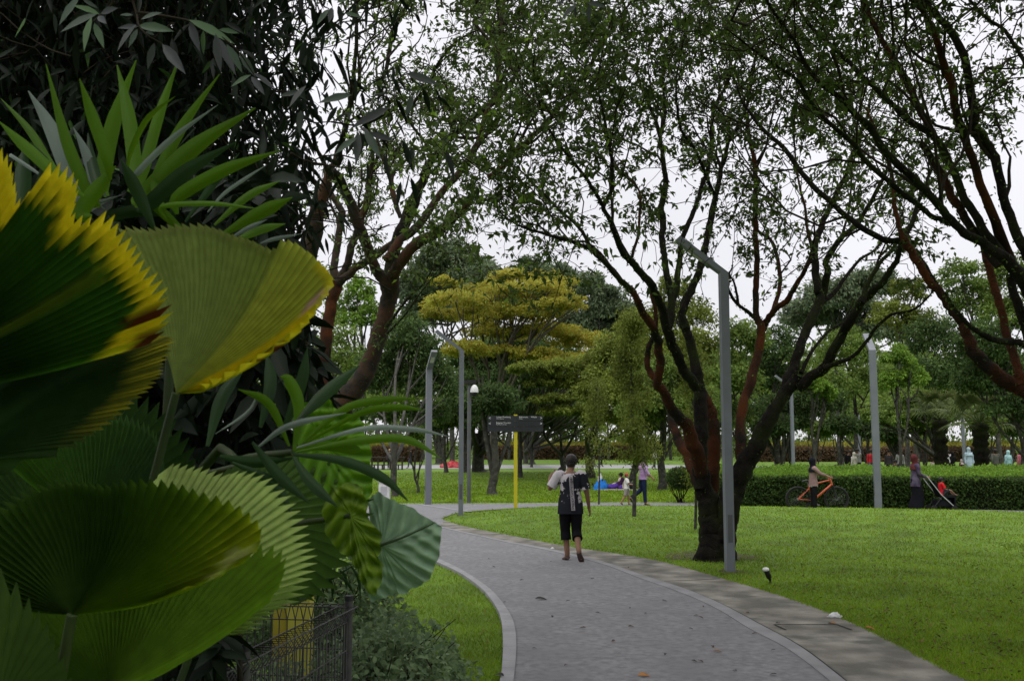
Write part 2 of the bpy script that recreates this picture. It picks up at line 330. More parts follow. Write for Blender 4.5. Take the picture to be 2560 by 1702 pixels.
# ============================================================ trees
m_bark = pmat('dark_bark', (0.007, 0.006, 0.0055), (0.018, 0.015, 0.012), scale=9, rough=1, spec=.1, bump=1.0, bscale=45, c3=(0.020, 0.026, 0.008), s3=2.0, t3=0.56, w3=0.1)
m_rust = pmat('rusty_bark', (0.088, 0.029, 0.011), (0.030, 0.014, 0.009), scale=3.5, rough=1, spec=.1, bump=1.0, bscale=35, c3=(0.014, 0.012, 0.009), s3=1.6, t3=0.5, w3=0.12, lo=0.4, hi=0.7)
m_greybark = pmat('grey_bark', (0.06, 0.058, 0.048), (0.025, 0.024, 0.02), scale=6, rough=0.95, bump=0.9, bscale=30, c3=(0.10, 0.10, 0.085), s3=7, t3=0.64)
m_brownbark = pmat('brown_bark', (0.034, 0.021, 0.011), (0.012, 0.009, 0.007), scale=5, rough=0.95, bump=0.9, bscale=35, c3=(0.065, 0.024, 0.009), s3=1.5, t3=0.6, w3=0.1)
m_leafA = leafmat('leaves_open_canopy', [(0.022, 0.038, 0.010), (0.042, 0.07, 0.015), (0.065, 0.105, 0.02), (0.05, 0.075, 0.02)], odd=(0.14, 0.24, 0.03), osh=0.05, nscale=0.35, namp=0.4)
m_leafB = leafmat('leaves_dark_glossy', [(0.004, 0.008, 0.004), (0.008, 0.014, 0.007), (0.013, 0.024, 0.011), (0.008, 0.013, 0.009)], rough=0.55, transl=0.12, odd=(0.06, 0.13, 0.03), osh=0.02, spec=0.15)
m_twig = pmat('twig_bark', (0.018, 0.015, 0.011), (0.035, 0.028, 0.02), scale=8, rough=1, spec=.08)

class Tree:
    def __init__(s, name, label, base, mats, leafm, seed, cat='tree', group=None):
        s.o = thing(name, label, cat, base, group); s.tr = MB(); s.br = MB(); s.cr = MB(); s.rng = np.random.default_rng(seed)
        s.mats = mats; s.leafm = leafm; s.lp = []; s.ld = []; s.iv = []
    def limb(s, pts, D0, dD, conv, mi=0, wscale=1.0, sides=9, sub=0.0, twigs=0.0, sub_from=0.25, dpow=1.0, ext=0, ivy=True):
        """pts (x,y,width) along a limb as surveyed; D0 depth of its foot, dD how far it leans to or from us by its tip"""
        q = [conv(x, y) for x, y, _ in pts]; k = len(q); acc = [0]
        for a, b in zip(q, q[1:]): acc.append(acc[-1] + math.hypot(a[0] - b[0], a[1] - b[1]))
        tt = [a / acc[-1] for a in acc]
        w3, r3 = [], []
        for (px, py), t, (_, _, wd) in zip(q, tt, pts):
            Y = D0 + dD * t ** dpow; w3.append(P(px, py, Y)); r3.append(M2(wd / conv.s, py, Y) / 2 * wscale)
        n = max(6, k * 5); p = catmull(w3, n); r = np.interp(np.linspace(0, 1, n), np.linspace(0, 1, k), r3)
        ln = np.linalg.norm(np.diff(p, axis=0), axis=1).sum()
        wob = s.rng.normal(size=(n, 3)); wob = (wob + np.roll(wob, 1, 0) + np.roll(wob, -1, 0)) / 3
        env = np.minimum(np.arange(n), np.arange(n)[::-1])[:, None].clip(0, 2) / 2
        p = p + wob * env * np.minimum(r, 0.06)[:, None] * 0.35
        tube(s.tr, p, r, sides, mi, rough=0.09, rng=s.rng)
        if ivy: m = int(ln * 90); i = s.rng.integers(0, n, m); s.iv.append(p[i] + rdir(s.rng, m) * (r[i][:, None] * 1.03) + s.rng.normal(size=(m, 3)) * .01)
        if sub > 0:
            m = int(ln * (1 - sub_from) * sub * 1.7)
            for u in s.rng.uniform(sub_from, 1, m):
                i = int(u * (n - 1)); t = nrm(p[min(i + 1, n - 1)] - p[max(i - 1, 0)])
                d = nrm(t + 0.9 * rdir(s.rng, 1)[0] + [0, 0, 0.25]); s.grow(p[i], d, s.rng.uniform(0.8, 2.4), min(r[i] * 0.5, 0.034), 2)
        if ext: s.grow(p[-1], nrm(p[-1] - p[-4]), ext, r[-1], 3)
        return p, r
    def grow(s, p0, d, L, r, lev):
        rng = s.rng; n = 6; p = [np.asarray(p0, float)]; dd = d.copy()
        for i in range(n - 1):
            dd = nrm(dd + rng.normal(size=3) * 0.30 + [0, 0, 0.05]); p.append(p[-1] + dd * L / (n - 1))
        p = np.array(p); tube(s.br, p, np.linspace(r, max(r * 0.4, 0.005), n), 4 if r > 0.012 else 3, 0, cap=False)
        if lev > 0:
            for k in range(rng.integers(2, 5)):
                i = rng.integers(1, n); d2 = nrm(dd + rng.normal(size=3) * 0.65); s.grow(p[i], d2, L * rng.uniform(0.4, 0.7), r * 0.55, lev - 1)
        if lev <= 1 or rng.random() < 0.5:
            s.lp.append(p[-1]); s.ld.append(dd)
            if lev == 0 or rng.random() < 0.4: s.lp.append(p[-3]); s.ld.append(dd)
    def finish(s, per=9, ln=(0.06, 0.12), wd=0.28, spread=0.16, droop=0.5, big=False, keep=None):
        rng = s.rng
        if s.lp:
            P0 = np.repeat(np.array(s.lp), per, 0); D0 = np.repeat(np.array(s.ld), per, 0); n = len(P0)
            off = rng.normal(size=(n, 3)) * spread * [1, 1, 0.7]
            d = nrm(D0 * 0.5 + rdir(rng, n) * 0.9 - [0, 0, droop]); l = rng.uniform(*ln, n)
            (leaves8 if big else leaves)(s.cr, P0 + off * rng.random((n, 1)), d, rdir(rng, n) + [0, 0, 0.8], l, l * wd)
        if s.iv: q = np.vstack(s.iv); leaves(s.cr, q, rdir(rng, len(q)) - [0, 0, .3], rdir(rng, len(q)), rng.uniform(.025, .055, len(q)), .024)
        if s.tr.V: s.tr.build('trunk', s.mats, s.o)
        if s.br.V: s.br.build('branches', m_twig, s.o)
        if s.cr.V: s.cr.build('crown', s.leafm, s.o)
        done(s.o)
def conv(ox, oy, s):
    f = lambda x, y: (ox + x / s, oy + y / s); f.s = s; return f
RR, R3, R1, R4, Z1 = conv(1500, 0, 2.2255), conv(1500, 550, 2.2255), conv(600, 0, 2.6133), conv(750, 550, 2.6133), conv(1500, 900, 3.734)
# ---- the many-stemmed tree in the middle of the lawn
D = 16.4
T = Tree('branching_tree', 'many-stemmed tree with dark and rust-red limbs behind the nearest lamp post', G(1775, 1392), [m_bark, m_rust], m_leafA, 1)
T.limb([(1045, 1930, 370), (1048, 1850, 315), (1055, 1760, 285), (1060, 1600, 262), (1050, 1450, 250), (1015, 1330, 215), (960, 1180, 165), (928, 1000, 148), (922, 850, 140)], D, 0.0, Z1, 0, sides=14)
T.limb([(1150, 1930, 280), (1150, 1800, 235), (1150, 1650, 220), (1170, 1500, 210), (1215, 1300, 215), (1290, 1130, 205), (1370, 950, 190), (1480, 750, 165), (1590, 540, 135), (1700, 350, 118), (1850, 150, 105)], D, -0.5, Z1, 0, sides=12)
T.limb([(560, 1500, 70), (553, 1420, 86), (556, 1300, 87), (558, 1180, 84), (556, 1050, 78), (548, 930, 72), (532, 800, 56), (505, 690, 52), (478, 600, 48), (455, 540, 46), (475, 460, 44), (505, 390, 42), (545, 310, 38), (572, 220, 36), (598, 100, 34), (615, 0, 32)], D - .1, 0.8, R3, 0, sides=10)
T.limb([(615, 1224, 32), (640, 1110, 30), (665, 1000, 27), (690, 900, 24), (720, 780, 21), (775, 690, 18), (825, 560, 16), (850, 420, 12), (870, 300, 9), (905, 150, 6)], D + .7, 1.5, RR, 0, sub=2.2)
T.limb([(640, 1090, 20), (570, 930, 20), (520, 820, 17), (450, 720, 15), (428, 600, 13), (425, 450, 10), (460, 250, 8), (480, 80, 5)], D + .9, -2, RR, 0, sub=2.2)
T.limb([(537, 930, 66), (480, 850, 56), (430, 750, 54), (390, 650, 54), (350, 530, 48), (310, 420, 45), (262, 330, 42), (200, 255, 40), (138, 200, 38), (95, 110, 30), (55, 0, 26)], D, -2.0, R3, 0, sides=10, sub=0.8, sub_from=.7)
T.limb([(55, 1224, 26), (20, 1150, 25), (60, 1060, 22), (62, 900, 20), (40, 750, 17), (10, 600, 15), (-10, 450, 12), (20, 250, 9), (80, 60, 6)], D - 2, -.5, RR, 0, sub=2.2)
T.limb([(20, 1150, 24), (-60, 1020, 20), (-150, 900, 17), (-260, 760, 14), (-330, 600, 12), (-370, 420, 9), (-360, 250, 6)], D - 2.1, -1.5, RR, 0, sub=2.2)
T.limb([(575, 1470, 64), (548, 1330, 86), (515, 1230, 80), (492, 1170, 72), (450, 1110, 62), (395, 1040, 56), (350, 965, 50), (322, 900, 48), (335, 800, 50), (328, 700, 48), (290, 600, 44), (240, 520, 42), (200, 440, 40), (165, 385, 36), (80, 290, 30), (0, 195, 26), (-70, 130, 22)], D, -2.6, R3, 1, sides=10)
T.limb([(2155, 460, 36), (2070, 365, 33), (1985, 280, 30), (1890, 190, 27), (1760, 135, 24), (1600, 90, 20), (1440, 40, 15), (1330, -30, 11), (1250, -130, 7)], D - 2.5, -1.5, R4, 0, sub=2.6, sub_from=0.35)
T.limb([(1900, 190, 24), (1830, 60, 21), (1700, -60, 18), (1560, -200, 14), (1430, -330, 11), (1300, -420, 7)], D - 2.7, 1.5, R4, 0, sub=2.4, sub_from=0.1)
T.limb([(1880, 140, 15), (1700, 130, 13), (1560, 40, 10), (1430, 10, 7), (1280, -20, 5)], D - 2.9, -1, R4, 0, sub=2.6, sub_from=0.1)
T.limb([(322, 900, 44), (270, 830, 34), (265, 740, 30), (300, 640, 26), (312, 540, 24), (290, 430, 22), (262, 330, 20)], D - .6, .2, R3, 1)
T.limb([(960, 1220, 120), (900, 1080, 130), (838, 920, 110), (790, 830, 95), (720, 720, 86), (670, 590, 80), (655, 500, 60), (650, 430, 40)], D + .1, 1.6, Z1, 1)
T.limb([(1010, 1500, 170), (1040, 1150, 150), (1055, 950, 135), (1060, 700, 125), (1050, 530, 110), (1015, 410, 85), (965, 300, 70)], D + .3, .2, Z1, 1, sides=10)
T.limb([(1330, 1060, 150), (1345, 950, 140), (1312, 810, 118), (1320, 600, 90), (1370, 330, 88), (1430, 100, 86), (1470, -60, 82)], D - .1, 1.2, Z1, 1, sides=10)
T.limb([(820, 960, 50), (868, 780, 48), (888, 680, 47), (897, 590, 46), (878, 520, 36), (872, 380, 34), (878, 220, 32), (866, 80, 30), (862, 0, 30)], D + 1, .6, R3, 1, sides=9)
T.limb([(862, 1224, 30), (868, 1060, 28), (862, 930, 25), (838, 800, 20), (820, 690, 16), (800, 560, 12), (760, 430, 9), (700, 280, 7), (690, 130, 5)], D + 1.6, 1.4, RR, 1, sub=2.0, sub_from=.1)
T.limb([(905, 610, 42), (925, 565, 38), (975, 500, 34), (1045, 440, 32), (1105, 340, 26), (1160, 235, 24), (1185, 170, 22)], D + 1.5, -.8, R3, 1, sub=.8)
T.limb([(1185, 1400, 22), (1150, 1260, 15), (1140, 1150, 13), (1105, 1010, 12), (1085, 850, 10), (1080, 650, 9), (1095, 480, 7), (1110, 300, 5)], D + .7, 1, RR, 1, sub=2.2)
T.limb([(965, 500, 26), (1000, 360, 24), (985, 210, 21), (945, 110, 18), (890, 68, 15), (850, 30, 8)], D + 1.4, 1.2, R3, 1, sub=2, sub_from=.3)
T.limb([(880, 570, 26), (825, 510, 20), (765, 470, 18), (720, 400, 16), (712, 330, 11), (740, 250, 7)], D + 1.5, -.8, R3, 0, sub=2.2, sub_from=.5)
T.limb([(1020, 980, 76), (1062, 870, 66), (1088, 800, 54), (1125, 670, 50), (1185, 540, 52), (1218, 450, 50), (1215, 380, 46), (1195, 250, 42), (1195, 130, 38), (1230, 40, 32), (1265, -40, 30)], D - .3, 1.2, R3, 0, sides=10)
T.limb([(1265, 1184, 30), (1300, 1110, 28), (1350, 1000, 25), (1400, 880, 22), (1435, 770, 20), (1475, 680, 18), (1505, 550, 14), (1540, 380, 11), (1560, 200, 7)], D + .9, .8, RR, 0, sub=2.0, sub_from=.1)
T.limb([(1228, 1670, 44), (1260, 1560, 40), (1265, 1450, 34), (1330, 1340, 30), (1440, 1230, 27), (1530, 1080, 23), (1590, 960, 19), (1640, 780, 15), (1660, 600, 11), (1640, 420, 7)], D + .6, -1.2, RR, 0, sub=1.8)
T.limb([(1225, 1690, 36), (1290, 1640, 26), (1370, 1540, 20), (1440, 1450, 17), (1530, 1390, 13), (1570, 1340, 9)], D + .5, 1.2, RR, 0, sub=1.6, sub_from=.4)
T.limb([(1100, 930, 66), (1165, 885, 60), (1250, 815, 56), (1310, 700, 54), (1370, 600, 52), (1430, 500, 50), (1465, 440, 46), (1540, 385, 38), (1600, 310, 34), (1650, 220, 30), (1680, 130, 28)], D - .5, -1.6, R3, 0, sides=10, sub=.5, sub_from=.6)
T.limb([(1680, 1354, 28), (1740, 1230, 26), (1790, 1080, 22), (1850, 940, 18), (1920, 830, 14), (1980, 700, 10), (2010, 520, 6)], D - 2.1, 0.6, RR, 0, sub=1.8)
T.limb([(1455, 460, 34), (1490, 350, 26), (1560, 240, 22), (1630, 155, 20), (1700, 60, 16), (1780, -60, 12)], D - 1.7, .6, R3, 0, sub=1.4)
T.limb([(1250, 825, 34), (1330, 792, 25), (1410, 755, 22), (1480, 685, 20), (1535, 600, 18), (1620, 530, 16), (1740, 500, 13), (1815, 440, 10), (1856, 380, 7), (1860, 300, 5)], D - .9, -1.2, R3, 0, sub=.5, sub_from=.8)
T.limb([(1120, 850, 26), (1195, 710, 17), (1270, 620, 15), (1345, 570, 13), (1400, 480, 10), (1415, 440, 6)], D - .2, .8, R3, 0, sub=.6, sub_from=.5)
T.limb([(385, 600, 40), (400, 480, 40), (385, 360, 38), (360, 220, 36), (345, 120, 36), (350, 0, 38)], D - .6, .8, R3, 0, sides=9)
T.limb([(350, 1224, 38), (345, 1120, 36), (368, 1010, 32), (345, 860, 26), (335, 770, 24), (300, 640, 20), (240, 520, 17), (200, 400, 14), (100, 290, 10), (60, 150, 6)], D + .2, -.6, RR, 0, sub=2.0)
T.limb([(342, 740, 22), (362, 600, 16), (352, 440, 14), (375, 300, 11), (390, 120, 7)], D, 1, RR, 0, sub=2.2)
T.limb([(260, 600, 13), (130, 520, 12), (20, 440, 10), (-110, 330, 8), (-240, 200, 6)], D - .2, -1.2, RR, 0, sub=2.4)
T.limb([(395, 1740, 38), (420, 1620, 36), (440, 1450, 32), (470, 1290, 28), (535, 1140, 25), (575, 1010, 25), (612, 860, 25), (625, 700, 22), (640, 600, 20), (700, 480, 16), (760, 330, 12), (790, 150, 8)], D - .1, 1.6, RR, 0, sub=2.0, sub_from=.5)
T.limb([(480, 1830, 42), (465, 1740, 36), (500, 1620, 30), (560, 1480, 27), (600, 1340, 26), (640, 1130, 24)], D, .9, RR, 0)
T.limb([(178, 1430, 18), (215, 1290, 16), (222, 1150, 14), (205, 1040, 11), (120, 960, 8), (60, 860, 5)], D - 2, 1, RR, 1, sub=2.4, sub_from=.5)
T.limb([(770, 1700, 17), (740, 1560, 11), (670, 1500, 8), (620, 1450, 5)], D + 1.2, 0, RR, 0, sub=1.5, sub_from=.3)
# upper canopy, mostly above the picture
for k in range(14):
    u = T.rng.uniform(-350, 1900); v = T.rng.uniform(-500, 150); Y = D + T.rng.uniform(-3, 4); a = P(*RR(u, v), Y); T.grow(a, nrm(T.rng.normal(size=3) + [0, 0, .6]), 2.4, .03, 3)
T.finish(per=9, ln=(0.07, 0.14), wd=0.42, spread=0.11, droop=.35)
# ---- the tree that leans in from the right
D = 10.6
T = Tree('leaning_tree', 'tree whose dark and red limbs sweep in from the right border', (7.2, 11.5, 0), [m_bark, m_rust], m_leafA, 2)
T.limb([(2900, 2700, 260), (2880, 2200, 190), (2800, 1800, 150), (2650, 1300, 120), (2500, 1000, 90)], 11.5, -.6, R3, 0, sides=12)
T.limb([(2850, 1700, 170), (2640, 1180, 115), (2500, 1010, 98), (2359, 945, 92), (2250, 890, 80), (2150, 805, 74), (2070, 710, 66), (2030, 610, 56), (1985, 540, 50), (1905, 430, 48), (1820, 320, 46), (1760, 220, 44), (1705, 140, 44), (1680, 80, 40)], 11.3, 1.2, R3, 1, sides=11)
T.limb([(1880, 1600, 34), (1800, 1480, 34), (1690, 1350, 36), (1600, 1340, 34), (1450, 1265, 32), (1290, 1130, 30), (1165, 1010, 30), (1060, 870, 27), (950, 760, 22), (850, 655, 18), (790, 560, 14), (755, 460, 10), (700, 350, 6)], 12.3, 1.4, RR, 0, sub=1.3, sub_from=.3)
T.limb([(1690, 1340, 30), (1640, 1180, 24), (1635, 1060, 26), (1610, 900, 22), (1540, 740, 14), (1480, 600, 10)], 12.4, .6, RR, 1, sub=1.2)
T.limb([(2700, 2100, 110), (2500, 1800, 90), (2359, 1560, 78), (2230, 1430, 62), (2100, 1335, 52), (1975, 1240, 46), (1850, 1100, 42), (1740, 990, 42), (1600, 860, 40), (1500, 715, 36), (1380, 590, 33), (1250, 480, 30), (1150, 375, 26), (1080, 230, 22), (1000, 120, 18), (915, -20, 14)], 10.6, -1.5, RR, 0, sides=11, sub=1.2, sub_from=.35)
T.limb([(1985, 1250, 30), (1890, 1225, 30), (1800, 1165, 28), (1650, 1055, 30), (1500, 915, 28), (1400, 790, 27), (1230, 640, 23), (1100, 460, 20), (1000, 380, 16), (860, 280, 13), (700, 160, 8)], 10.2, -1.6, RR, 0, sub=1.4, sub_from=.3)
T.limb([(2420, 1600, 80), (2200, 1370, 52), (2060, 1160, 46), (1940, 900, 42), (1850, 760, 40), (1700, 660, 32), (1560, 520, 28), (1450, 420, 25), (1370, 330, 24), (1180, 160, 21), (1080, 0, 16), (1000, -100, 10)], 10.9, .8, RR, 0, sides=10, sub=1.4, sub_from=.5)
T.limb([(2220, 1480, 50), (2050, 1240, 44), (1970, 1120, 50), (1880, 940, 42), (1790, 800, 38)], 11, .6, RR, 1, sides=9)
T.limb([(1860, 760, 40), (1800, 650, 40), (1750, 550, 40), (1690, 430, 38), (1640, 340, 34), (1560, 210, 30), (1500, 90, 26), (1465, -30, 22)], 11.4, .4, RR, 1, sub=1.0)
T.limb([(2280, 1450, 66), (2130, 1060, 46), (2055, 830, 44), (1990, 650, 44), (1945, 450, 42), (1880, 250, 36), (1830, 110, 30), (1730, -10, 26)], 11.2, -1, RR, 1, sides=10, sub=1.2)
T.limb([(2450, 1560, 76), (2340, 1330, 56), (2250, 1110, 50), (2190, 850, 50), (2095, 720, 48), (2055, 480, 46), (2000, 260, 42), (1885, 110, 36), (1790, -20, 32)], 10.8, .6, RR, 0, sides=10, sub=1.3)
T.limb([(2500, 700, 30), (2359, 340, 22), (2250, 175, 20), (2130, 80, 17), (2040, -20, 14)], 9.8, .8, RR, 0, sub=2)
T.limb([(2359, 915, 60), (2320, 830, 50), (2285, 700, 46), (2250, 580, 42), (2210, 450, 44), (2160, 230, 40), (2130, 120, 36)], 11.2, .6, R3, 1, sides=9)
T.limb([(2480, 760, 44), (2359, 690, 42), (2200, 668, 36), (2080, 605, 28), (1965, 480, 18), (1920, 400, 10)], 10.4, -.6, R3, 0, sides=8)
T.limb([(2600, 1400, 90), (2420, 900, 60), (2359, 560, 50), (2280, 300, 46)], 10.6, 0, R3, 0)
for k in range(14):
    u = T.rng.uniform(1100, 2700); v = T.rng.uniform(-600, 420); Y = 11 + T.rng.uniform(-2.5, 2.5); a = P(*RR(u, v), Y); T.grow(a, nrm(T.rng.normal(size=3) + [-.4, 0, .4]), 1.7, .02, 2)
n = 19000; pos = np.stack([T.rng.uniform(-1.5, 13, n), T.rng.uniform(1, 14, n), T.rng.uniform(6.6, 9.4, n)], 1); pos = pos[pos[:, 2] > 2.3 + pos[:, 1] * .47]; n = len(pos); l = T.rng.uniform(.22, .36, n)
leaves(T.cr, pos, rdir(T.rng, n), rdir(T.rng, n) + [0, 0, .8], l, l * .45)  # loose leaves added above the view to shade the near lawn
T.finish(per=9, ln=(0.05, 0.10), wd=0.42, spread=0.09, droop=.35)
# ---- trees behind the palms on the left
D = 20.0
T = Tree('forked_tree', 'mossy brown forked tree with a long limb reaching right behind the palms', G(800, 1345), [m_bark, m_brownbark], m_leafA, 3)
T.limb([(-150, 2140, 260), (-110, 2060, 215), (-55, 1950, 190), (60, 1600, 170), (230, 1300, 150), (330, 1140, 140), (425, 1000, 122), (480, 860, 108), (515, 740, 106), (562, 600, 104), (588, 500, 112), (590, 440, 120)], D, 0, R4, 1, sides=12)
T.limb([(570, 560, 90), (572, 440, 92), (500, 335, 70), (450, 205, 70), (418, 110, 72), (370, 0, 72), (330, -110, 66), (270, -220, 62), (210, -330, 58)], D, -1.2, R4, 1, sides=10)
T.limb([(700, 1290, 58), (645, 1150, 54), (560, 1090, 30), (480, 900, 22), (420, 700, 15), (400, 500, 10)], D - 1, -1.5, R1, 0, sub=1.5)
T.limb([(630, 1080, 50), (660, 950, 42), (720, 700, 34), (750, 420, 26), (760, 150, 20), (770, -50, 14)], D - 1.2, -.8, R1, 0, sub=1.6)
T.limb([(585, 540, 90), (598, 420, 90), (602, 260, 82), (645, 110, 78), (690, 0, 72), (730, -120, 64), (800, -250, 60), (840, -370, 52)], D, .8, R4, 0, sides=10)
T.limb([(1230, 1080, 52), (1330, 940, 46), (1450, 840, 46), (1560, 740, 40), (1700, 630, 36), (1800, 480, 28), (1870, 320, 22), (1930, 180, 16), (2050, 40, 10)], D + .8, 1.2, R1, 0, sub=1.7, sub_from=.15)
T.limb([(590, 500, 84), (608, 390, 84), (640, 310, 78), (740, 170, 74), (880, 90, 66), (960, 40, 58), (1060, -70, 50), (1130, -160, 46)], D, -1.6, R4, 1, sides=10)
T.limb([(1620, 1160, 44), (1720, 1090, 42), (1810, 990, 40), (1950, 850, 34), (2060, 730, 30), (2200, 560, 26), (2350, 320, 22), (2480, 120, 16), (2600, -50, 10)], D - 1.6, -1, R1, 1, sub=1.3, sub_from=.1)
T.limb([(960, 1700, 60), (1050, 1568, 56), (1180, 1450, 52), (1300, 1280, 46), (1430, 1130, 44), (1550, 960, 44), (1590, 800, 30), (1680, 560, 24), (1700, 300, 20), (1720, 0, 14)], D - .6, 1.5, R1, 1, sides=9, sub=1.3, sub_from=.5)
T.limb([(1180, 1150, 30), (1250, 1000, 22), (1100, 760, 15), (1230, 560, 22), (1290, 420, 20), (1400, 290, 16), (1560, 200, 10), (1740, 240, 6)], D + .5, -1.5, R1, 0, sub=2)
T.limb([(900, 620, 12), (960, 430, 26), (1000, 220, 28), (1110, 0, 30), (1160, -90, 24)], D + 1, 0, R1, 0, sub=1.5)
T.limb([(1670, 700, 10), (1690, 470, 40), (1700, 250, 34), (1690, 0, 22)], D + 2, 0, R1, 0, sub=1.6)
T.limb([(560, 700, 22), (700, 520, 16), (800, 420, 12), (880, 300, 8), (950, 210, 5)], D - .3, -1, R4, 0, sub=2.2, sub_from=.2)
T.limb([(570, 740, 16), (700, 600, 12), (800, 460, 9), (900, 330, 6)], D - .4, -1.5, R4, 0, sub=1.2, sub_from=.3)
for k in range(12):
    u = T.rng.uniform(600, 2200); v = T.rng.uniform(-500, 300); a = P(*R1(u, v), D + T.rng.uniform(-3, 3)); T.grow(a, nrm(T.rng.normal(size=3) + [0.3, 0, .4]), 2.6, .03, 3)
T.finish(per=7, ln=(0.08, 0.16), wd=0.40, spread=0.13, droop=.35)
D = 25.0
T = Tree('forked_tree', 'slimmer reddish-brown tree with forking stems just left of the mossy forked one', G(815, 1300), [m_brownbark, m_rust], m_leafA, 4)
T.limb([(135, 1990, 150), (140, 1930, 122), (150, 1560, 110), (165, 1180, 100), (155, 1000, 92), (172, 800, 80), (190, 620, 76), (215, 490, 80), (240, 400, 76)], D, 0, R4, 1, sides=10)
T.limb([(235, 430, 70), (225, 300, 50), (250, 150, 46), (258, 0, 46), (270, -60, 44), (190, -200, 34), (160, -330, 28)], D, 1, R4, 0, sub=.8, sub_from=.4)
T.limb([(250, 400, 60), (300, 320, 52), (345, 150, 50), (390, 20, 46), (440, -130, 44), (450, -260, 38), (470, -400, 30), (450, -600, 20)], D, -1, R4, 0, sub=1.0, sub_from=.4)
T.limb([(240, 420, 60), (330, 345, 52), (430, 270, 52), (520, 215, 46), (640, 120, 40), (740, -50, 34), (800, -250, 26)], D, -2, R4, 0, sub=.6, sub_from=.6)
T.limb([(1050, 1420, 30), (1000, 1280, 36), (980, 1130, 34), (920, 1000, 26), (880, 850, 16)], D - 1, .4, R1, 0, sub=1.6)
T.limb([(520, 3440, 150), (480, 3100, 120), (400, 2500, 112), (420, 1950, 108), (480, 1568, 105), (510, 1350, 96), (560, 1200, 70), (600, 1100, 40), (640, 960, 20)], D, -3.0, R1, 0, sides=10)
T.finish(per=10, ln=(0.08, 0.16), wd=0.33, spread=0.25)
# ============================================================ dense dark tree overhead on the left
rng = np.random.default_rng(8)
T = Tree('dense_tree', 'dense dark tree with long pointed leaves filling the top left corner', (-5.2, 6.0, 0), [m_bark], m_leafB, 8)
tube(T.tr, catmull([(-5.2, 6.0, -.1), (-5.1, 6.0, 1.5), (-4.9, 6.1, 3.2), (-4.6, 6.3, 5.5), (-4.6, 6.4, 8)], 20), np.linspace(.26, .12, 20), 12)
for k in range(16):
    z0 = rng.uniform(2.3, 6); a = rng.uniform(0, 2 * math.pi); b0 = np.array((-4.9, 6.1, z0)); e_ = b0 + np.array((math.cos(a) * rng.uniform(2, 4), math.sin(a) * rng.uniform(2, 4.5), rng.uniform(.3, 2)))
    pp = catmull([b0, (b0 + e_) / 2 + [0, 0, .5], e_], 12); tube(T.br, pp, np.linspace(.06, .012, 12), 5)
def cloud(n, pxs, pys, Ys, dens):
    """spray of points inside the crown, thinner where the sky shows through"""
    out = []
    while len(out) < n:
        px, py = rng.uniform(*pxs), rng.uniform(*pys)
        if rng.random() > dens(px, py): continue
        out.append(P(px, py, rng.uniform(*Ys)))
    return np.array(out)
def lump(px, py): return 0.5 + 0.5 * math.sin(px / 71 + 1.7 * math.sin(py / 93)) * math.sin(py / 57 + 1.3 * math.sin(px / 110))
dns = lambda x, y: (1 if x < 560 else max(.04 if x < 1150 and y < 420 else 0, 1 - (x - 520) / 320)) * (1 if y < 480 else max(0, 1 - (y - 480) / (520 if x < 600 else 230))) * (1 if x < 480 else .25 + 1.0 * lump(x, y))
c1 = cloud(4200, (-250, 1050), (-350, 950), (4.8, 8.5), dns)
pos = np.repeat(c1, 7, 0) + rng.normal(size=(len(c1) * 7, 3)) * .10; n = len(pos)
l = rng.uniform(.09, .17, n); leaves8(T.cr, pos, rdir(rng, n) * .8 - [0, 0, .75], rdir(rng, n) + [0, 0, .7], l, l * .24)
for c in c1[::9]: T.grow(c, nrm(rng.normal(size=3) + [.3, 0, .2]), .8, .008, 1)
# unseen leaves added over, left of and behind the camera to shade the planting bed
n = 2600; a = rng.uniform(0, 2 * math.pi, n); q = np.sqrt(rng.random(n)); 
pos = np.stack([-3.6 + np.cos(a) * q * 7.5, 1.6 + np.sin(a) * q * 7, 5.2 + rng.uniform(-.6, 1.8, n)], 1)
ok = pos[:, 2] > 2.4 + pos[:, 1] * .5; pos = pos[ok]; n = len(pos); l = rng.uniform(.25, .42, n)
leaves8(T.cr, pos, rdir(rng, n) - [0, 0, .4], rdir(rng, n) + [0, 0, .9], l, l * .45)
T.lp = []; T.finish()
# a hanging spray of the same kind, nearer and larger
T = Tree('hanging_branch', 'leafy branch with grey-green pointed leaves hanging down at upper left', P(330, -60, 3.0), [m_twig], None, 9, cat='branch')
m_leafN = leafmat('leaves_hanging_spray', [(0.035, 0.04, 0.042), (0.05, 0.055, 0.055), (0.05, 0.08, 0.05), (0.07, 0.13, 0.05)], rough=.5, transl=.2, spec=.25, nscale=2)
Z0 = conv(0, 0, 2.6133)
def zp(x, y, Y): return P(*Z0(x, y), Y)
for st in ([(840, -160), (865, 0), (895, 100), (905, 165), (960, 230), (1060, 290), (1170, 400)], [(895, 85), (1000, 95), (1200, 130), (1300, 160), (1430, 230), (1560, 340), (1660, 490)], [(760, -160), (740, 0), (700, 60), (660, 95), (610, 140)], [(560, -150), (520, -40), (440, 60)], [(2040, -160), (2100, 20), (2150, 60)], [(3700, -150), (3720, 10), (3760, 30)], [(1900, 1000), (2000, 1050), (2200, 1090), (2350, 1100)]):
    Ys = 3.0 if st[0][0] < 1500 else 3.6
    tm = MB(); tube(tm, catmull([zp(x, y, Ys + .05 * math.sin(i)) for i, (x, y) in enumerate(st)], 18), np.linspace(.005, .0018, 18), 5); tm.build('twig', m_twig, T.o)
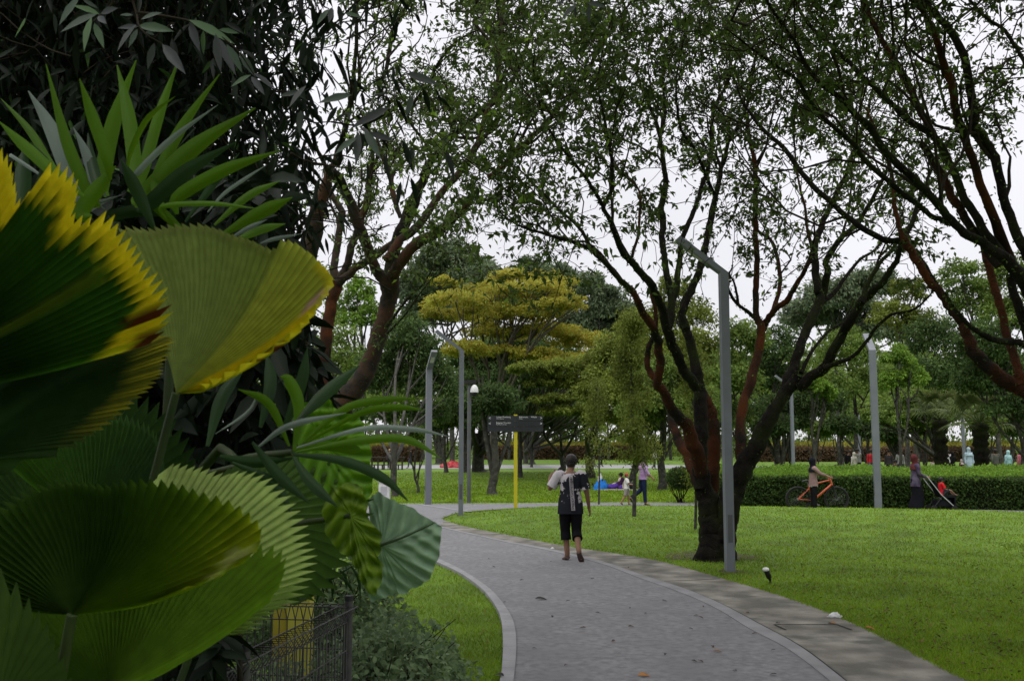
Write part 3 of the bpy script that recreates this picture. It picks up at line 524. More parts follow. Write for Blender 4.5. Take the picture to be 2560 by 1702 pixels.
LB = [(520, -20, 400, 160), (540, 0, 630, 70), (640, 90, 410, 215), (650, 95, 470, 50), (600, 110, 555, 325), (615, 150, 670, 310), (640, 110, 690, 170), (660, 90, 770, 70), (890, 160, 780, 330), (900, 170, 1130, 215), (905, 175, 770, 200), (900, 190, 850, 310), (870, 100, 790, 120), (920, 130, 1060, 100), (1010, 280, 970, 445), (1060, 290, 1200, 480), (1230, 130, 1520, 290), (1240, 140, 1300, 330), (1330, 200, 1330, 350), (1400, 230, 1530, 480), (1410, 220, 1440, 460), (1430, 195, 1560, 235), (1480, 290, 1570, 470), (1560, 340, 1660, 500), (1640, 490, 1520, 575), (1640, 500, 1720, 620), (1660, 480, 1780, 590), (1270, 150, 1310, 200), (950, 210, 1010, 250),
      (2130, 10, 2060, 50), (2150, 60, 2080, 165), (2170, 50, 2150, 150), (2100, 10, 2050, 20), (2200, 20, 2300, 0), (2250, 90, 2370, 130), (3770, 30, 3680, 130), (3790, 30, 3820, 120), (3760, 40, 3760, 120), (3830, 20, 3960, 60), (3700, -10, 3640, 60), (3850, 30, 3850, 150), (2350, 830, 2420, 900), (2340, 860, 2330, 1060), (2380, 850, 2480, 1030), (2330, 900, 2200, 1010), (2400, 870, 2570, 930), (2300, 620, 2090, 680), (1960, 600, 1830, 640), (2000, 560, 1900, 700), (2650, 480, 2860, 560), (2700, 620, 2660, 760), (2550, 700, 2300, 840)]
pos, dd, ll, ww = [], [], [], []
for (a, b, c, d_) in LB:
    Y = 3.0 + rng.uniform(-.12, .12) + (.7 if a > 1500 else 0); p0, p1 = zp(a, b, Y), zp(c, d_, Y + rng.uniform(-.04, .04)); pos.append(p0); dd.append(p1 - p0 + [0, 0, .012]); ll.append(np.linalg.norm(p1 - p0) * 1.02)
ll = np.array(ll); leaves8(T.cr, np.array(pos), np.array(dd), np.array([[rng.uniform(-.5, .5), -1, rng.uniform(0, .7)] for _ in pos]), ll, np.clip(ll * .28, .012, .034), bend=.06)
T.leafm = m_leafN; T.finish()
# ============================================================ background trees
m_lb = {
 'far': leafmat('foliage_far', [(0.069, 0.099, 0.059), (0.109, 0.149, 0.079), (0.149, 0.188, 0.099)], nscale=.25, namp=.35),
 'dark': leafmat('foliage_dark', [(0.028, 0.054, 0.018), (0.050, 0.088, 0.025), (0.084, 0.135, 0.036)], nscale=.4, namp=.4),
 'mid': leafmat('foliage_mid', [(0.064, 0.107, 0.023), (0.107, 0.166, 0.032), (0.157, 0.233, 0.046)], nscale=.4, namp=.4),
 'olive': leafmat('foliage_olive', [(0.079, 0.101, 0.019), (0.132, 0.166, 0.029), (0.176, 0.230, 0.040)], nscale=.4, namp=.4),
 'bright': leafmat('foliage_bright', [(0.068, 0.135, 0.020), (0.121, 0.216, 0.027), (0.176, 0.297, 0.041)], nscale=.4, namp=.35),
 'gold': leafmat('foliage_gold', [(0.270, 0.210, 0.030), (0.340, 0.300, 0.040), (0.310, 0.330, 0.050), (0.220, 0.280, 0.050)], nscale=.3, namp=.3, transl=.35)}
def blobtree(name, label, kind, Y, blobs, leaf=.16, n=9000, trunk=None, flat=.8, seed=0, group=None, bark=None, limbs=True, dY=1.0, yk=1.0):
    """blobs (px,py,rx,ry) in survey units; trunk (px, base py or None, width px)"""
    rg = np.random.default_rng(seed + 100)
    if trunk:
        tx, ty, tw = trunk; base = G(tx, ty) if ty else np.array((P(tx, 1115, Y)[0], Y, 0.0)); Yb = base[1]
    else: tx = blobs[0][0]; base = np.array((P(tx, 1115, Y)[0], Y, 0.0)); tw = 12; Yb = Y
    o = thing(name, label, 'tree', base, group); cr, tr = MB(), MB()
    tot = sum(b[2] * b[3] for b in blobs)
    for bi, (px, py, rx, ry) in enumerate(blobs):
        Yc = Y + rg.uniform(-dY, dY) * M2(rx, py, Y) * .6; c = P(px, py, Yc); Rx, Rz = M2(rx, py, Y), M2(ry, py, Y); Ry = Rx * .8 * yk
        nb = int(n * rx * ry / tot); ns_ = max(8, int(nb / 70))
        sd_ = rdir(rg, ns_); sd_[:, 2] = np.abs(sd_[:, 2]) * 1.0 - .35 * rg.random(ns_); sd_ = nrm(sd_)
        sc_ = c + sd_ * [Rx, Ry, Rz] * rg.uniform(.45, .95, (ns_, 1)); sr = rg.uniform(.16, .34, ns_) * (Rx + Rz) / 2
        k = rg.integers(0, ns_, nb); off = rdir(rg, nb) * rg.uniform(.3, 1, (nb, 1)) ** .5
        pos = sc_[k] + off * sr[k][:, None] * [1, 1, flat * .75]
        d = nrm(off + rdir(rg, nb) * .9 - [0, 0, .2]); l = rg.uniform(.6, 1.3, nb) * leaf
        leaves(cr, pos, d, nrm(off * .6 + rdir(rg, nb) * .7 + [0, 0, .7]), l, l * .5)
        if limbs and bi < (14 if limbs is True else limbs):
            top = base + (P(tx, 1115, Yb) - base) * 1.0; st = base + np.array((0, 0, max(1.2, c[2] * .3)))
            q = catmull([st, st + (c - st) * .5 + rg.normal(size=3) * .15 * Rx, c], 9); tube(tr, q, np.linspace(M2(tw, 1115, Yb) * .32, .03, 9), 5)
            for u in range(5):
                a = q[4 + u % 4]; e_ = c + rdir(rg, 1)[0] * [Rx, Ry, Rz] * .85; tube(tr, catmull([a, (a + e_) / 2 + rg.normal(size=3) * .1, e_], 6), np.linspace(.05, .012, 6) * Y / 40, 3)
    r0 = M2(tw, 1115, Yb) / 2; zt = max(1.5, P(*blobs[0][:2], Y)[2] * .45)
    hs = np.array([0, .06, .2, .5, 1.0]); pp = base + np.stack([rg.normal(size=5) * .05, rg.normal(size=5) * .05, hs * zt], 1); pp[0] = base - [0, 0, .05]
    tube(tr, catmull(pp, 14), np.interp(np.linspace(0, 1, 14), [0, .05, .15, .5, 1], [r0 * 1.9, r0 * 1.5, r0 * 1.08, r0, r0 * .75]), 10, rough=.06, rng=rg)
    tr.build('trunk', bark or m_greybark, o); cr.build('crown', m_lb[kind], o); done(o); return o
BT = [
 ('far_tree', 'huge grey-green domed tree on the skyline above the golden tree', 'far', 112, [(1130, 690, 120, 95), (1060, 730, 80, 90), (1220, 730, 80, 70), (1130, 780, 150, 90), (1110, 650, 70, 60)], .5, 30000, None),
 ('far_tree', 'tall grey-green tree with a pointed top right of the skyline dome', 'far', 104, [(1330, 690, 45, 60), (1400, 700, 60, 50), (1370, 760, 90, 60)], .4, 16000, None),
 ('far_tree', 'broad dark grey-green tree behind the golden tree, sloping down to the right', 'far', 100, [(1480, 730, 60, 50), (1530, 780, 70, 60), (1470, 830, 110, 70), (1580, 820, 50, 50)], .4, 20000, None),
 ('dark_tree', 'dense dark green tree behind the pair of slim grey lamp posts', 'dark', 42, [(1030, 880, 85, 90), (1080, 970, 70, 90), (960, 950, 80, 100), (1060, 1040, 70, 40), (930, 1040, 70, 45), (1010, 820, 55, 40)], .15, 26000, (986, 1243, 17)),
 ('bright_tree', 'light green tree showing between the two forked trunks', 'bright', 62, [(895, 740, 50, 60), (860, 800, 60, 70), (930, 800, 60, 60)], .22, 6000, None),
 ('grey_tree', 'grey-green loose tree low behind the forked trunks', 'mid', 55, [(830, 900, 80, 120), (900, 960, 70, 80), (780, 1000, 90, 100)], .2, 9000, None),
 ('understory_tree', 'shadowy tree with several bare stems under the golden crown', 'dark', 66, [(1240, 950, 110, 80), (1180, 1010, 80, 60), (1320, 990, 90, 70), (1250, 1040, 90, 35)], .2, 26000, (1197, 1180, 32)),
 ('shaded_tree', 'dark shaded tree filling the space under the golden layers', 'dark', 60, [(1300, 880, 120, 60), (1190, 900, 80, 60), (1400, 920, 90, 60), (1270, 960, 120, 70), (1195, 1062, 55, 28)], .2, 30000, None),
 ('dark_tree', 'dark tree with a low crown just right of the black direction sign', 'dark', 70, [(1390, 1060, 70, 40), (1450, 1040, 70, 50), (1340, 1040, 60, 40)], .2, 9000, (1405, 1179, 15)),
 ('olive_tree', 'tall olive-green tree left of the red limbs', 'olive', 44, [(1560, 900, 90, 90), (1520, 990, 90, 80), (1590, 1040, 70, 60), (1600, 820, 60, 50)], .16, 18000, (1474, 1195, 22)),
 ('olive_tree', 'olive-green tree filling the gap between the main tree and nearest lamp post', 'olive', 56, [(1700, 800, 100, 80), (1640, 880, 90, 90), (1740, 900, 90, 90), (1680, 730, 60, 40)], .2, 16000, (1760, None, 14)),
 ('leafy_tree', 'green leafy tree with flared trunk behind the woman in the violet headscarf', 'mid', 42, [(1660, 1010, 90, 70), (1600, 1040, 60, 50), (1730, 1030, 80, 70), (1660, 940, 70, 60)], .15, 18000, (1655, 1224, 22)),
 ('leafy_tree', 'mid-green tree seen between the spreading stems, right of the nearest lamp post', 'mid', 50, [(1830, 960, 80, 90), (1800, 1050, 80, 60), (1850, 860, 70, 70)], .18, 13000, (1860, None, 14)),
 ('dark_tree', 'dark blue-green tree behind the right-hand stems', 'dark', 70, [(1940, 880, 70, 70), (1900, 950, 80, 80), (1980, 960, 70, 60)], .24, 11000, None),
 ('dark_tree', 'dark tree with split black trunk left of the cyclist', 'dark', 52, [(1960, 1030, 90, 50), (2040, 1010, 80, 60), (1900, 1040, 60, 40)], .18, 12000, None),
 ('bright_tree', 'small light green crown above the cyclist', 'bright', 50, [(2035, 965, 45, 30), (2060, 990, 35, 22)], .18, 3500, None),
 ('far_tree', 'wide pale green tree on the skyline above the cyclist', 'far', 98, [(2100, 760, 110, 70), (2180, 720, 70, 60), (2030, 800, 80, 60), (2170, 830, 100, 60)], .4, 24000, None),
 ('bright_tree', 'tall yellow-green tree on the skyline above the right-hand lamp post', 'olive', 84, [(2270, 740, 55, 50), (2240, 800, 70, 60), (2300, 830, 70, 60)], .28, 8000, None),
 ('leafy_tree', 'mid-green tree behind the head of the right-hand lamp post', 'mid', 68, [(2110, 890, 90, 80), (2180, 960, 80, 70), (2080, 980, 80, 60)], .22, 13000, (2140, None, 12)),
 ('bright_tree', 'young bright yellow-green tree right of the right-hand lamp post', 'bright', 50, [(2245, 900, 45, 40), (2270, 950, 55, 40), (2225, 960, 40, 40)], .17, 6500, (2250, None, 9)),
 ('dark_tree', 'dark green tree behind the palm', 'dark', 78, [(2340, 860, 90, 90), (2300, 960, 90, 80), (2400, 940, 80, 80)], .26, 14000, (2290, None, 14)),
 ('dark_tree', 'dark tree hanging over the hedge at the right border', 'dark', 44, [(2530, 960, 90, 90), (2470, 880, 80, 80), (2540, 1030, 80, 50), (2440, 960, 60, 60)], .16, 20000, (2560, None, 14)),
 ('leafy_tree', 'tall leafy tree above the palm behind the red limb', 'mid', 58, [(2440, 760, 90, 80), (2520, 800, 80, 80), (2400, 700, 60, 60), (2530, 700, 70, 70)], .2, 14000, (2500, None, 14)),
 ('leafy_tree', 'leafy tree with a low crown and forked trunk left of the palm', 'mid', 56, [(2260, 1040, 70, 50), (2200, 1050, 60, 40), (2330, 1060, 60, 40), (2300, 1000, 50, 40)], .18, 11000, (2345, None, 22)),
]
for i, (nm, lb, kd, Y, bl, lf, n, trk) in enumerate(BT): blobtree(nm, lb, kd, Y, bl, lf, n, trk, seed=i)
# the golden tree: thin flat layers of feathery foliage on pale rising limbs
gb = [(1138, 754, 84, 27), (1237, 737, 108, 30), (1336, 726, 96, 27), (1292, 694, 71, 24), (1391, 704, 66, 24), (1193, 788, 96, 30), (1303, 788, 108, 35), (1402, 765, 71, 30), (1248, 833, 96, 30), (1171, 877, 71, 27), (1369, 833, 96, 30), (1446, 855, 84, 30), (1501, 889, 71, 27), (1413, 911, 96, 30), (1116, 709, 48, 20), (1237, 877, 60, 20), (1336, 889, 71, 24), (1083, 788, 48, 24)]
o = blobtree('golden_tree', 'wide flat-topped tree with layers of golden-yellow foliage in the middle distance', 'gold', 52, gb, .14, 80000, (1232, None, 14), flat=.5, seed=50, limbs=8, bark=pmat('pale_bark', (0.08, 0.072, 0.05), rough=.9), dY=2, yk=1.3)
gb2 = [(1340, 925, 70, 22), (1500, 895, 60, 20), (1420, 915, 80, 20), (1540, 960, 50, 20), (1420, 960, 80, 20), (1480, 990, 80, 20), (1380, 1000, 60, 18), (1440, 1030, 90, 20), (1510, 1050, 70, 18), (1390, 940, 60, 14), (1500, 940, 60, 16), (1350, 960, 40, 12)]
blobtree('layered_tree', 'green tree in flat feathery layers below the golden one', 'olive', 46, gb2, .14, 34000, (1314, 1159, 14), flat=.4, seed=51)
# bare trunks that stand out singly in the middle distance
def trunk_tree(px, py, wpx, htop, label, kd='dark', lean=0, fork=False, cx=None, rr=60, n=5000, Yk=None):
    g = G(px, py); Y = g[1]; top = P((cx or px) + lean, htop, Y); o = thing('park_tree', label, 'tree', g, 'park trees in the middle distance'); tr, cr = MB(), MB(); rg = np.random.default_rng(int(px))
    r = M2(wpx, py, Y) / 2; q = catmull([g - [0, 0, .05], g + [0, 0, .25], g + (top - g) * .35 + [rg.normal() * .1, 0, 0], top], 16)
    tube(tr, q, np.interp(np.linspace(0, 1, 16), [0, .08, .3, 1], [r * 2.0, r * 1.3, r, r * .6]), 10, rough=.07, rng=rg)
    for k in range(5 if fork else 3):
        st = q[6 + k]; e_ = top + np.array((rg.uniform(-1, 1) * M2(rr, py, Y), rg.uniform(-1, 1), rg.uniform(0, 1))); tube(tr, catmull([st, (st + e_) / 2 + rg.normal(size=3) * .15, e_], 8), np.linspace(r * .55, r * .2, 8), 6)
    tr.build('trunk', m_greybark, o); ns_ = 60; R_ = M2(rr, py, Y)
    scs = top + rdir(rg, ns_) * [R_, R_, R_ * .5] * rg.uniform(.4, 1, (ns_, 1)); k = rg.integers(0, ns_, n); off = rdir(rg, n); l = rg.uniform(.10, .22, n) * Y / 45
    leaves(cr, scs[k] + off * .28 * R_ * rg.random((n, 1)) * [1, 1, .7], off - [0, 0, .3], rdir(rg, n) + [0, 0, .7], l, l * .5); cr.build('crown', m_lb[kd], o); done(o)
trunk_tree(1230, 1237, 24, 1000, 'grey tree with flared trunk standing left of the yellow sign post', 'dark', rr=75, n=8000)
trunk_tree(1115, 1181, 11, 1040, 'pale slim trunk between the two grey lamp posts', 'mid', rr=45)
trunk_tree(1098, 1160, 20, 1050, 'dark flared trunk beside the red picnic shelter', 'dark', rr=50)
trunk_tree(1163, 1181, 20, 1030, 'grey trunk just left of the camera pole', 'dark', rr=50)
trunk_tree(1045, 1232, 7, 1080, 'thin sapling right of the white box', 'mid', rr=25, n=1200)
trunk_tree(1329, 1168, 7, 1060, 'thin black trunk right of the sign post', 'dark', rr=40, n=3000)
trunk_tree(1570, 1222, 12, 1050, 'leaning trunk behind the walking woman', 'mid', lean=60, rr=40, n=3000)
def back_trunk(px, Y, wpx, htop, label, kd='dark', lean=0, rr=60, n=4000): 
    x = P(px, 1115, Y)[0]; py = 1115 + CH / Y * F * 1.0
    trunk_tree(px, py, wpx, htop, label, kd, lean, True, rr=rr, n=n)
back_trunk(1955, 50, 22, 1060, 'black V-shaped trunk behind the hedge left of the cyclist', 'dark', -25, 60)
back_trunk(1978, 51, 12, 1050, 'black upright trunk behind the hedge beside the pale pole', 'dark', 5, 40)
back_trunk(2040, 60, 6, 1070, 'thin trunk behind the hedge above the bicycle', 'mid', 10, 35, 2500)
back_trunk(2103, 58, 7, 1060, 'slim black trunk behind the hedge right of the cyclist', 'dark', 0, 40, 3000)
back_trunk(2168, 62, 7, 1070, 'slim trunk behind the hedge left of the right-hand lamp post', 'dark', 0, 35, 3000)
back_trunk(2262, 60, 16, 1080, 'leaning black trunk right of the right-hand lamp post', 'dark', -25, 40, 3000)
back_trunk(2315, 58, 9, 1060, 'pale slim trunk beside the woman in maroon', 'mid', -5, 40, 3000)
back_trunk(2462, 50, 9, 1060, 'pale trunk just right of the palm', 'mid', 2, 40, 3000)
back_trunk(2140, 90, 5, 1050, 'slender far trunk behind the crowd, left of the lamp post', 'mid', 0, 40, 2500)
back_trunk(2530, 80, 7, 1060, 'slender far trunk at the right end of the hedge', 'dark', 0, 50, 3000)
# far row of trees that reads as one mass
rg = np.random.default_rng(33); tr, cr = MB(), MB()
for k in range(150):
    x = rg.uniform(-95, 120); y = rg.uniform(118, 230); h = rg.uniform(4.5, 13) * y / 150; tube(tr, [(x, y, 0), (x + rg.normal() * .4, y, h)], [.22, .12], 5)
    n = 800; ns_ = 16; R_ = rg.uniform(3.5, 6.5); c = np.array((x, y, h + R_ * .35)); scs = c + rdir(rg, ns_) * [R_, R_, R_ * .55]; kk = rg.integers(0, ns_, n); off = rdir(rg, n); l = rg.uniform(.5, 1.1, n)
    leaves(cr, scs[kk] + off * R_ * .4, off, rdir(rg, n) + [0, 0, .8], l, l * .6)
for k in range(260):
    x = rg.uniform(-120, 130); y = rg.uniform(145, 235); R_ = rg.uniform(2.2, 5.5); n = 260; off = rdir(rg, n); off[:, 2] = np.abs(off[:, 2]); l = rg.uniform(.4, .8, n)
    leaves(cr, np.array((x, y, 0)) + off * [R_ * 1.6, R_, R_] * rg.uniform(.5, 1, (n, 1)), off, rdir(rg, n) + [0, 0, .8], l, l * .6)
cr.V and cr.build('treeline', m_lb['mid'], kind='stuff'); tr.build('treeline_trunks', m_greybark, kind='stuff')
# ============================================================ hedges and low planting
def hedge(name, label, poly_front, poly_back, zf, zb, m, n, leaf, seed, core, cat='hedge', topm=None):
    """clipped hedge between two ground lines; leafy faces over a twiggy core"""
    rg = np.random.default_rng(seed); A, B = np.array(poly_front), np.array(poly_back); o = thing(name, label, cat, (*(A[0] + B[0]) / 2, 0)); c = MB(); k = len(A)
    ins = .12; A2 = A + (B - A) * (ins / np.linalg.norm(B - A, axis=1))[:, None]; B2 = B - (B - A) * (ins / np.linalg.norm(B - A, axis=1))[:, None]
    V = np.vstack([np.hstack([A2, np.zeros((k, 1))]), np.hstack([A2, np.full((k, 1), zf - ins)]), np.hstack([B2, np.full((k, 1), zb - ins)]), np.hstack([B2, np.zeros((k, 1))])])
    Fq = [(i + j * k, i + 1 + j * k, i + 1 + (j + 1) * k, i + (j + 1) * k) for i in range(k - 1) for j in range(3)] + [(0, k, 2 * k, 3 * k), (k - 1, 2 * k - 1, 3 * k - 1, 4 * k - 1)]
    c.add(V, Fq, smooth=False); c.build('core', core, o)
    lf = MB(); t = rg.random(n) * (k - 1); i = t.astype(int); f = (t - i)[:, None]; a = A[i] + (A[i + 1] - A[i]) * f; b = B[i] + (B[i + 1] - B[i]) * f
    sel = rg.random(n); fr = sel < .42; u = np.where(fr, rg.random(n) * .03, rg.random(n)); z = np.where(fr, rg.random(n) * zf, zf + (zb - zf) * u)
    lum = .05 * np.sin(a[:, 0] * 3.1) + .05 * np.sin(a[:, 0] * 1.3 + u * 9); nz = rg.normal(size=n) * .045 + lum * .6
    pos = np.hstack([a + (b - a) * u[:, None], z[:, None]]); nd = nrm(np.hstack([a - b, np.zeros((n, 1))])); pos += np.where(fr[:, None], nd, [0, 0, 1]) * nz[:, None]
    d = nrm(np.where(fr[:, None], nd * .5 + rdir(rg, n) + [0, 0, -.1], rdir(rg, n) + [0, 0, .7])); l = leaf * rg.uniform(.6, 1.3, n)
    up = np.where(fr[:, None], nd * .6 + [0, 0, .8], [0, 0, 1.]) + rdir(rg, n) * .6
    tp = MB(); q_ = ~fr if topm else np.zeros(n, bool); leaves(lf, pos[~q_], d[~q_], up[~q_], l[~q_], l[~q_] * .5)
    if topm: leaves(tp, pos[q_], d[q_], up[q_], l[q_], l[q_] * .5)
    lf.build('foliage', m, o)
    if topm: tp.build('lit_top_leaves', topm, o)
    done(o)
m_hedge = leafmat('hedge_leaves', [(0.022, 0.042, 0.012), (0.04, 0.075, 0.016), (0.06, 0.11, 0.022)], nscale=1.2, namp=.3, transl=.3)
m_core = pmat('hedge_core', (0.012, 0.013, 0.006), rough=1)
hf = [(8.2 + 1.6, 0)]
pf = [P(px, 1115, Y)[:2] * 1.0 for px, Y in ((1765, 31.2), (1860, 31.0), (2050, 30.4), (2250, 29.8), (2450, 29.3), (2700, 28.6), (2950, 28.0))]
pb = [P(px, 1115, Y)[:2] * 1.0 for px, Y in ((1760, 37.0), (1850, 37.0), (2040, 36.8), (2230, 36.4), (2420, 36.0), (2650, 35.6), (2880, 35.2))]
m_hedge_top_lit = leafmat('hedge_leaves_lit_top', [(0.06, 0.13, 0.015), (0.10, 0.20, 0.02), (0.14, 0.26, 0.03)], nscale=1.2, namp=.3, transl=.35)  # lighter leaves for the hedge top: skylight painted into the colour
hedge('clipped_hedge', 'long clipped green hedge along the path behind the cyclist', pf, pb, .97, 1.07, m_hedge, 90000, .085, 4, m_core, topm=m_hedge_top_lit)
m_redh = leafmat('far_hedge_leaves', [(0.075, 0.05, 0.028), (0.10, 0.07, 0.035), (0.12, 0.075, 0.045)], nscale=.2, namp=.3)
m_yel = leafmat('far_hedge_tops', [(0.20, 0.20, 0.03), (0.26, 0.24, 0.04), (0.14, 0.17, 0.03)], nscale=.2, namp=.2)
def farhedge(label, x0, x1, Y, z, zt):
    a = [P(px, 1115, Y)[:2] for px in np.linspace(x0, x1, 6)]; b = [p + [0, 3] for p in a]; hedge('far_hedge', label, a, b, z, z + .1, m_redh, 9000, .4, int(x0), m_core)
farhedge('far red-brown hedge left of the lamp posts', 930, 1050, 118, 1.5, 2)
farhedge('long far red-brown hedge behind the walking man', 1195, 1640, 140, 1.6, 2)
farhedge('far red-brown hedge behind the crowd at right', 1900, 2540, 120, 1.5, 2)
def flowerbed(label, x0, x1, Y, z):
    rg = np.random.default_rng(int(x1)); n = 5000; px = rg.uniform(x0, x1, n); y = Y + rg.random(n) * 8; pos = np.stack([(px - 1280) / F * y, y, z + .25 + (y - Y) * .05 + rg.normal(size=n) * .08], 1)
    mb = MB(); l = rg.uniform(.3, .6, n); leaves(mb, pos, rdir(rg, n) + [0, 0, .5], rdir(rg, n) + [0, -.3, 1], l, l * .6); o = mb.build('ground_cover', m_yel, kind='stuff')
flowerbed('', 930, 1050, 119, 1.5); flowerbed('', 1195, 1660, 141, 1.6); flowerbed('', 1880, 2560, 121, 1.5)
# loose shrub beside the end of the hedge
rg = np.random.default_rng(71); b = G(1702, 1258); o = thing('shrub', 'loose round shrub at the left end of the hedge', 'shrub', b); tr, cr = MB(), MB()
for k in range(14):
    e_ = b + [rg.uniform(-.5, .6), rg.uniform(-.4, .4), rg.uniform(.7, 1.15)]; tube(tr, catmull([b + rg.normal(size=3) * [.05, .05, 0], (b + e_) / 2 + rg.normal(size=3) * .05, e_], 7), np.linspace(.016, .005, 7), 4)
n = 5200; off = rdir(rg, n) * rg.random((n, 1)) ** .4; pos = b + [.03, 0, .82] + off * [.5, .45, .38]; l = rg.uniform(.05, .1, n)
leaves(cr, pos, rdir(rg, n), rdir(rg, n) + [0, 0, .7], l, l * .5); tr.build('stems', m_twig, o); cr.build('foliage', m_hedge, o); done(o)
# slim young trees on the lawn
def sapling(px, py, label, wpx, top, spread, n, kd='olive', y0=.35):
    g = G(px, py); Y = g[1]; t = P(px - 4, top, Y); rg = np.random.default_rng(int(px)); o = thing('young_tree', label, 'tree', g, 'young trees on the lawn'); tr, cr = MB(), MB()
    q = catmull([g - [0, 0, .03], g + (t - g) * .33 + [.03, 0, 0], g + (t - g) * .66 - [.04, 0, 0], t], 20); r = M2(wpx, py, Y) / 2; tube(tr, q, np.linspace(r, .012, 20), 8)
    pts = []
    for k in range(46):
        i = rg.integers(6, 20); a = rg.uniform(0, 2 * math.pi); L_ = spread * rg.uniform(.4, 1) * (1.2 - i / 26); e_ = q[i] + [math.cos(a) * L_, math.sin(a) * L_, L_ * rg.uniform(.2, .9)]
        s_ = catmull([q[i], (q[i] + e_) / 2 + [0, 0, -.05], e_], 7); tube(tr, s_, np.linspace(.012, .004, 7), 3, cap=False); pts += list(s_[2:])
    pts = np.array(pts); c = pts[rg.integers(0, len(pts), n)] + rg.normal(size=(n, 3)) * .11; l = rg.uniform(.05, .10, n)
    leaves(cr, c, rdir(rg, n) - [0, 0, .3], rdir(rg, n) + [0, 0, .8], l, l * .4); tr.build('trunk', m_greybark, o); cr.build('crown', m_lb[kd], o); done(o)
sapling(1585, 1306, 'slim young tree in front of the woman and child', 11, 800, .66, 12000)
sapling(1738, 1336, 'thin young trunk just left of the many-stemmed tree', 8, 900, .5, 5000)
sapling(1497, 1262, 'small young tree right of the walking man', 5, 960, .7, 4000)
# ---- palm behind the hedge
def fan_palm(px, Y, ztop, label, crown, n=16):
    x = (px - 1280) / F * Y; rg = np.random.default_rng(int(px)); o = thing('fan_palm', label, 'palm', (x, Y, 0)); tr = MB()
    q = np.array([(x + rg.normal() * .02, Y, z) for z in np.linspace(0, ztop, 22)]); tube(tr, q, .34 + .06 * np.sin(np.arange(22) * 2.3), 12, rough=.18, rng=rg); tr.build('trunk', m_bark, o)
    top = np.array((x, Y, ztop)); hub = crown
    for k in range(n):
        fr = MB(); a = 2 * math.pi * k / n + rg.normal() * .2; el = rg.uniform(-.1, 1.2); d = np.array((math.cos(a) * math.cos(el), math.sin(a) * math.cos(el), math.sin(el))); Lp = hub * rg.uniform(.5, .8); c = top + d * Lp + [0, 0, .1]
        tube(fr, catmull([top, (top + c) / 2 + [0, 0, .12], c], 7), np.linspace(.03, .014, 7), 4)
        s = nrm(np.cross(d, [0, 0, 1])); u = np.cross(s, d); m_ = 26
        for j in range(m_):
            b_ = (j / (m_ - 1) - .5) * 4.0; dd = d * math.cos(b_) + s * math.sin(b_) * .95; R_ = hub * rg.uniform(.42, .62); w_ = R_ * .035
            tt = np.linspace(0, 1, 5)[:, None]; ctr = c + dd * R_ * tt - np.array((0, 0, 1)) * (tt ** 2.3) * R_ * .35; ws = w_ * np.array([.3, 1, .9, .5, .05])[:, None]; sd2 = nrm(np.cross(dd, u))
            V = np.stack([ctr - sd2 * ws, ctr + sd2 * ws], 1).reshape(-1, 3); fr.add(V, [(2 * i, 2 * i + 1, 2 * i + 3, 2 * i + 2) for i in range(4)])
        fr.build('frond', m_palm, o)
    done(o)
m_palm = leafmat('palm_fronds', [(0.05, 0.075, 0.02), (0.09, 0.12, 0.04), (0.13, 0.15, 0.06)], transl=.3)
fan_palm(2445, 47, 2.9, 'fan palm with a thick black trunk behind the hedge', 1.9, 22)
fan_palm(2345, 52, 3.2, 'pale yellow-green fan palm left of the black-trunked one', 1.9, 16)
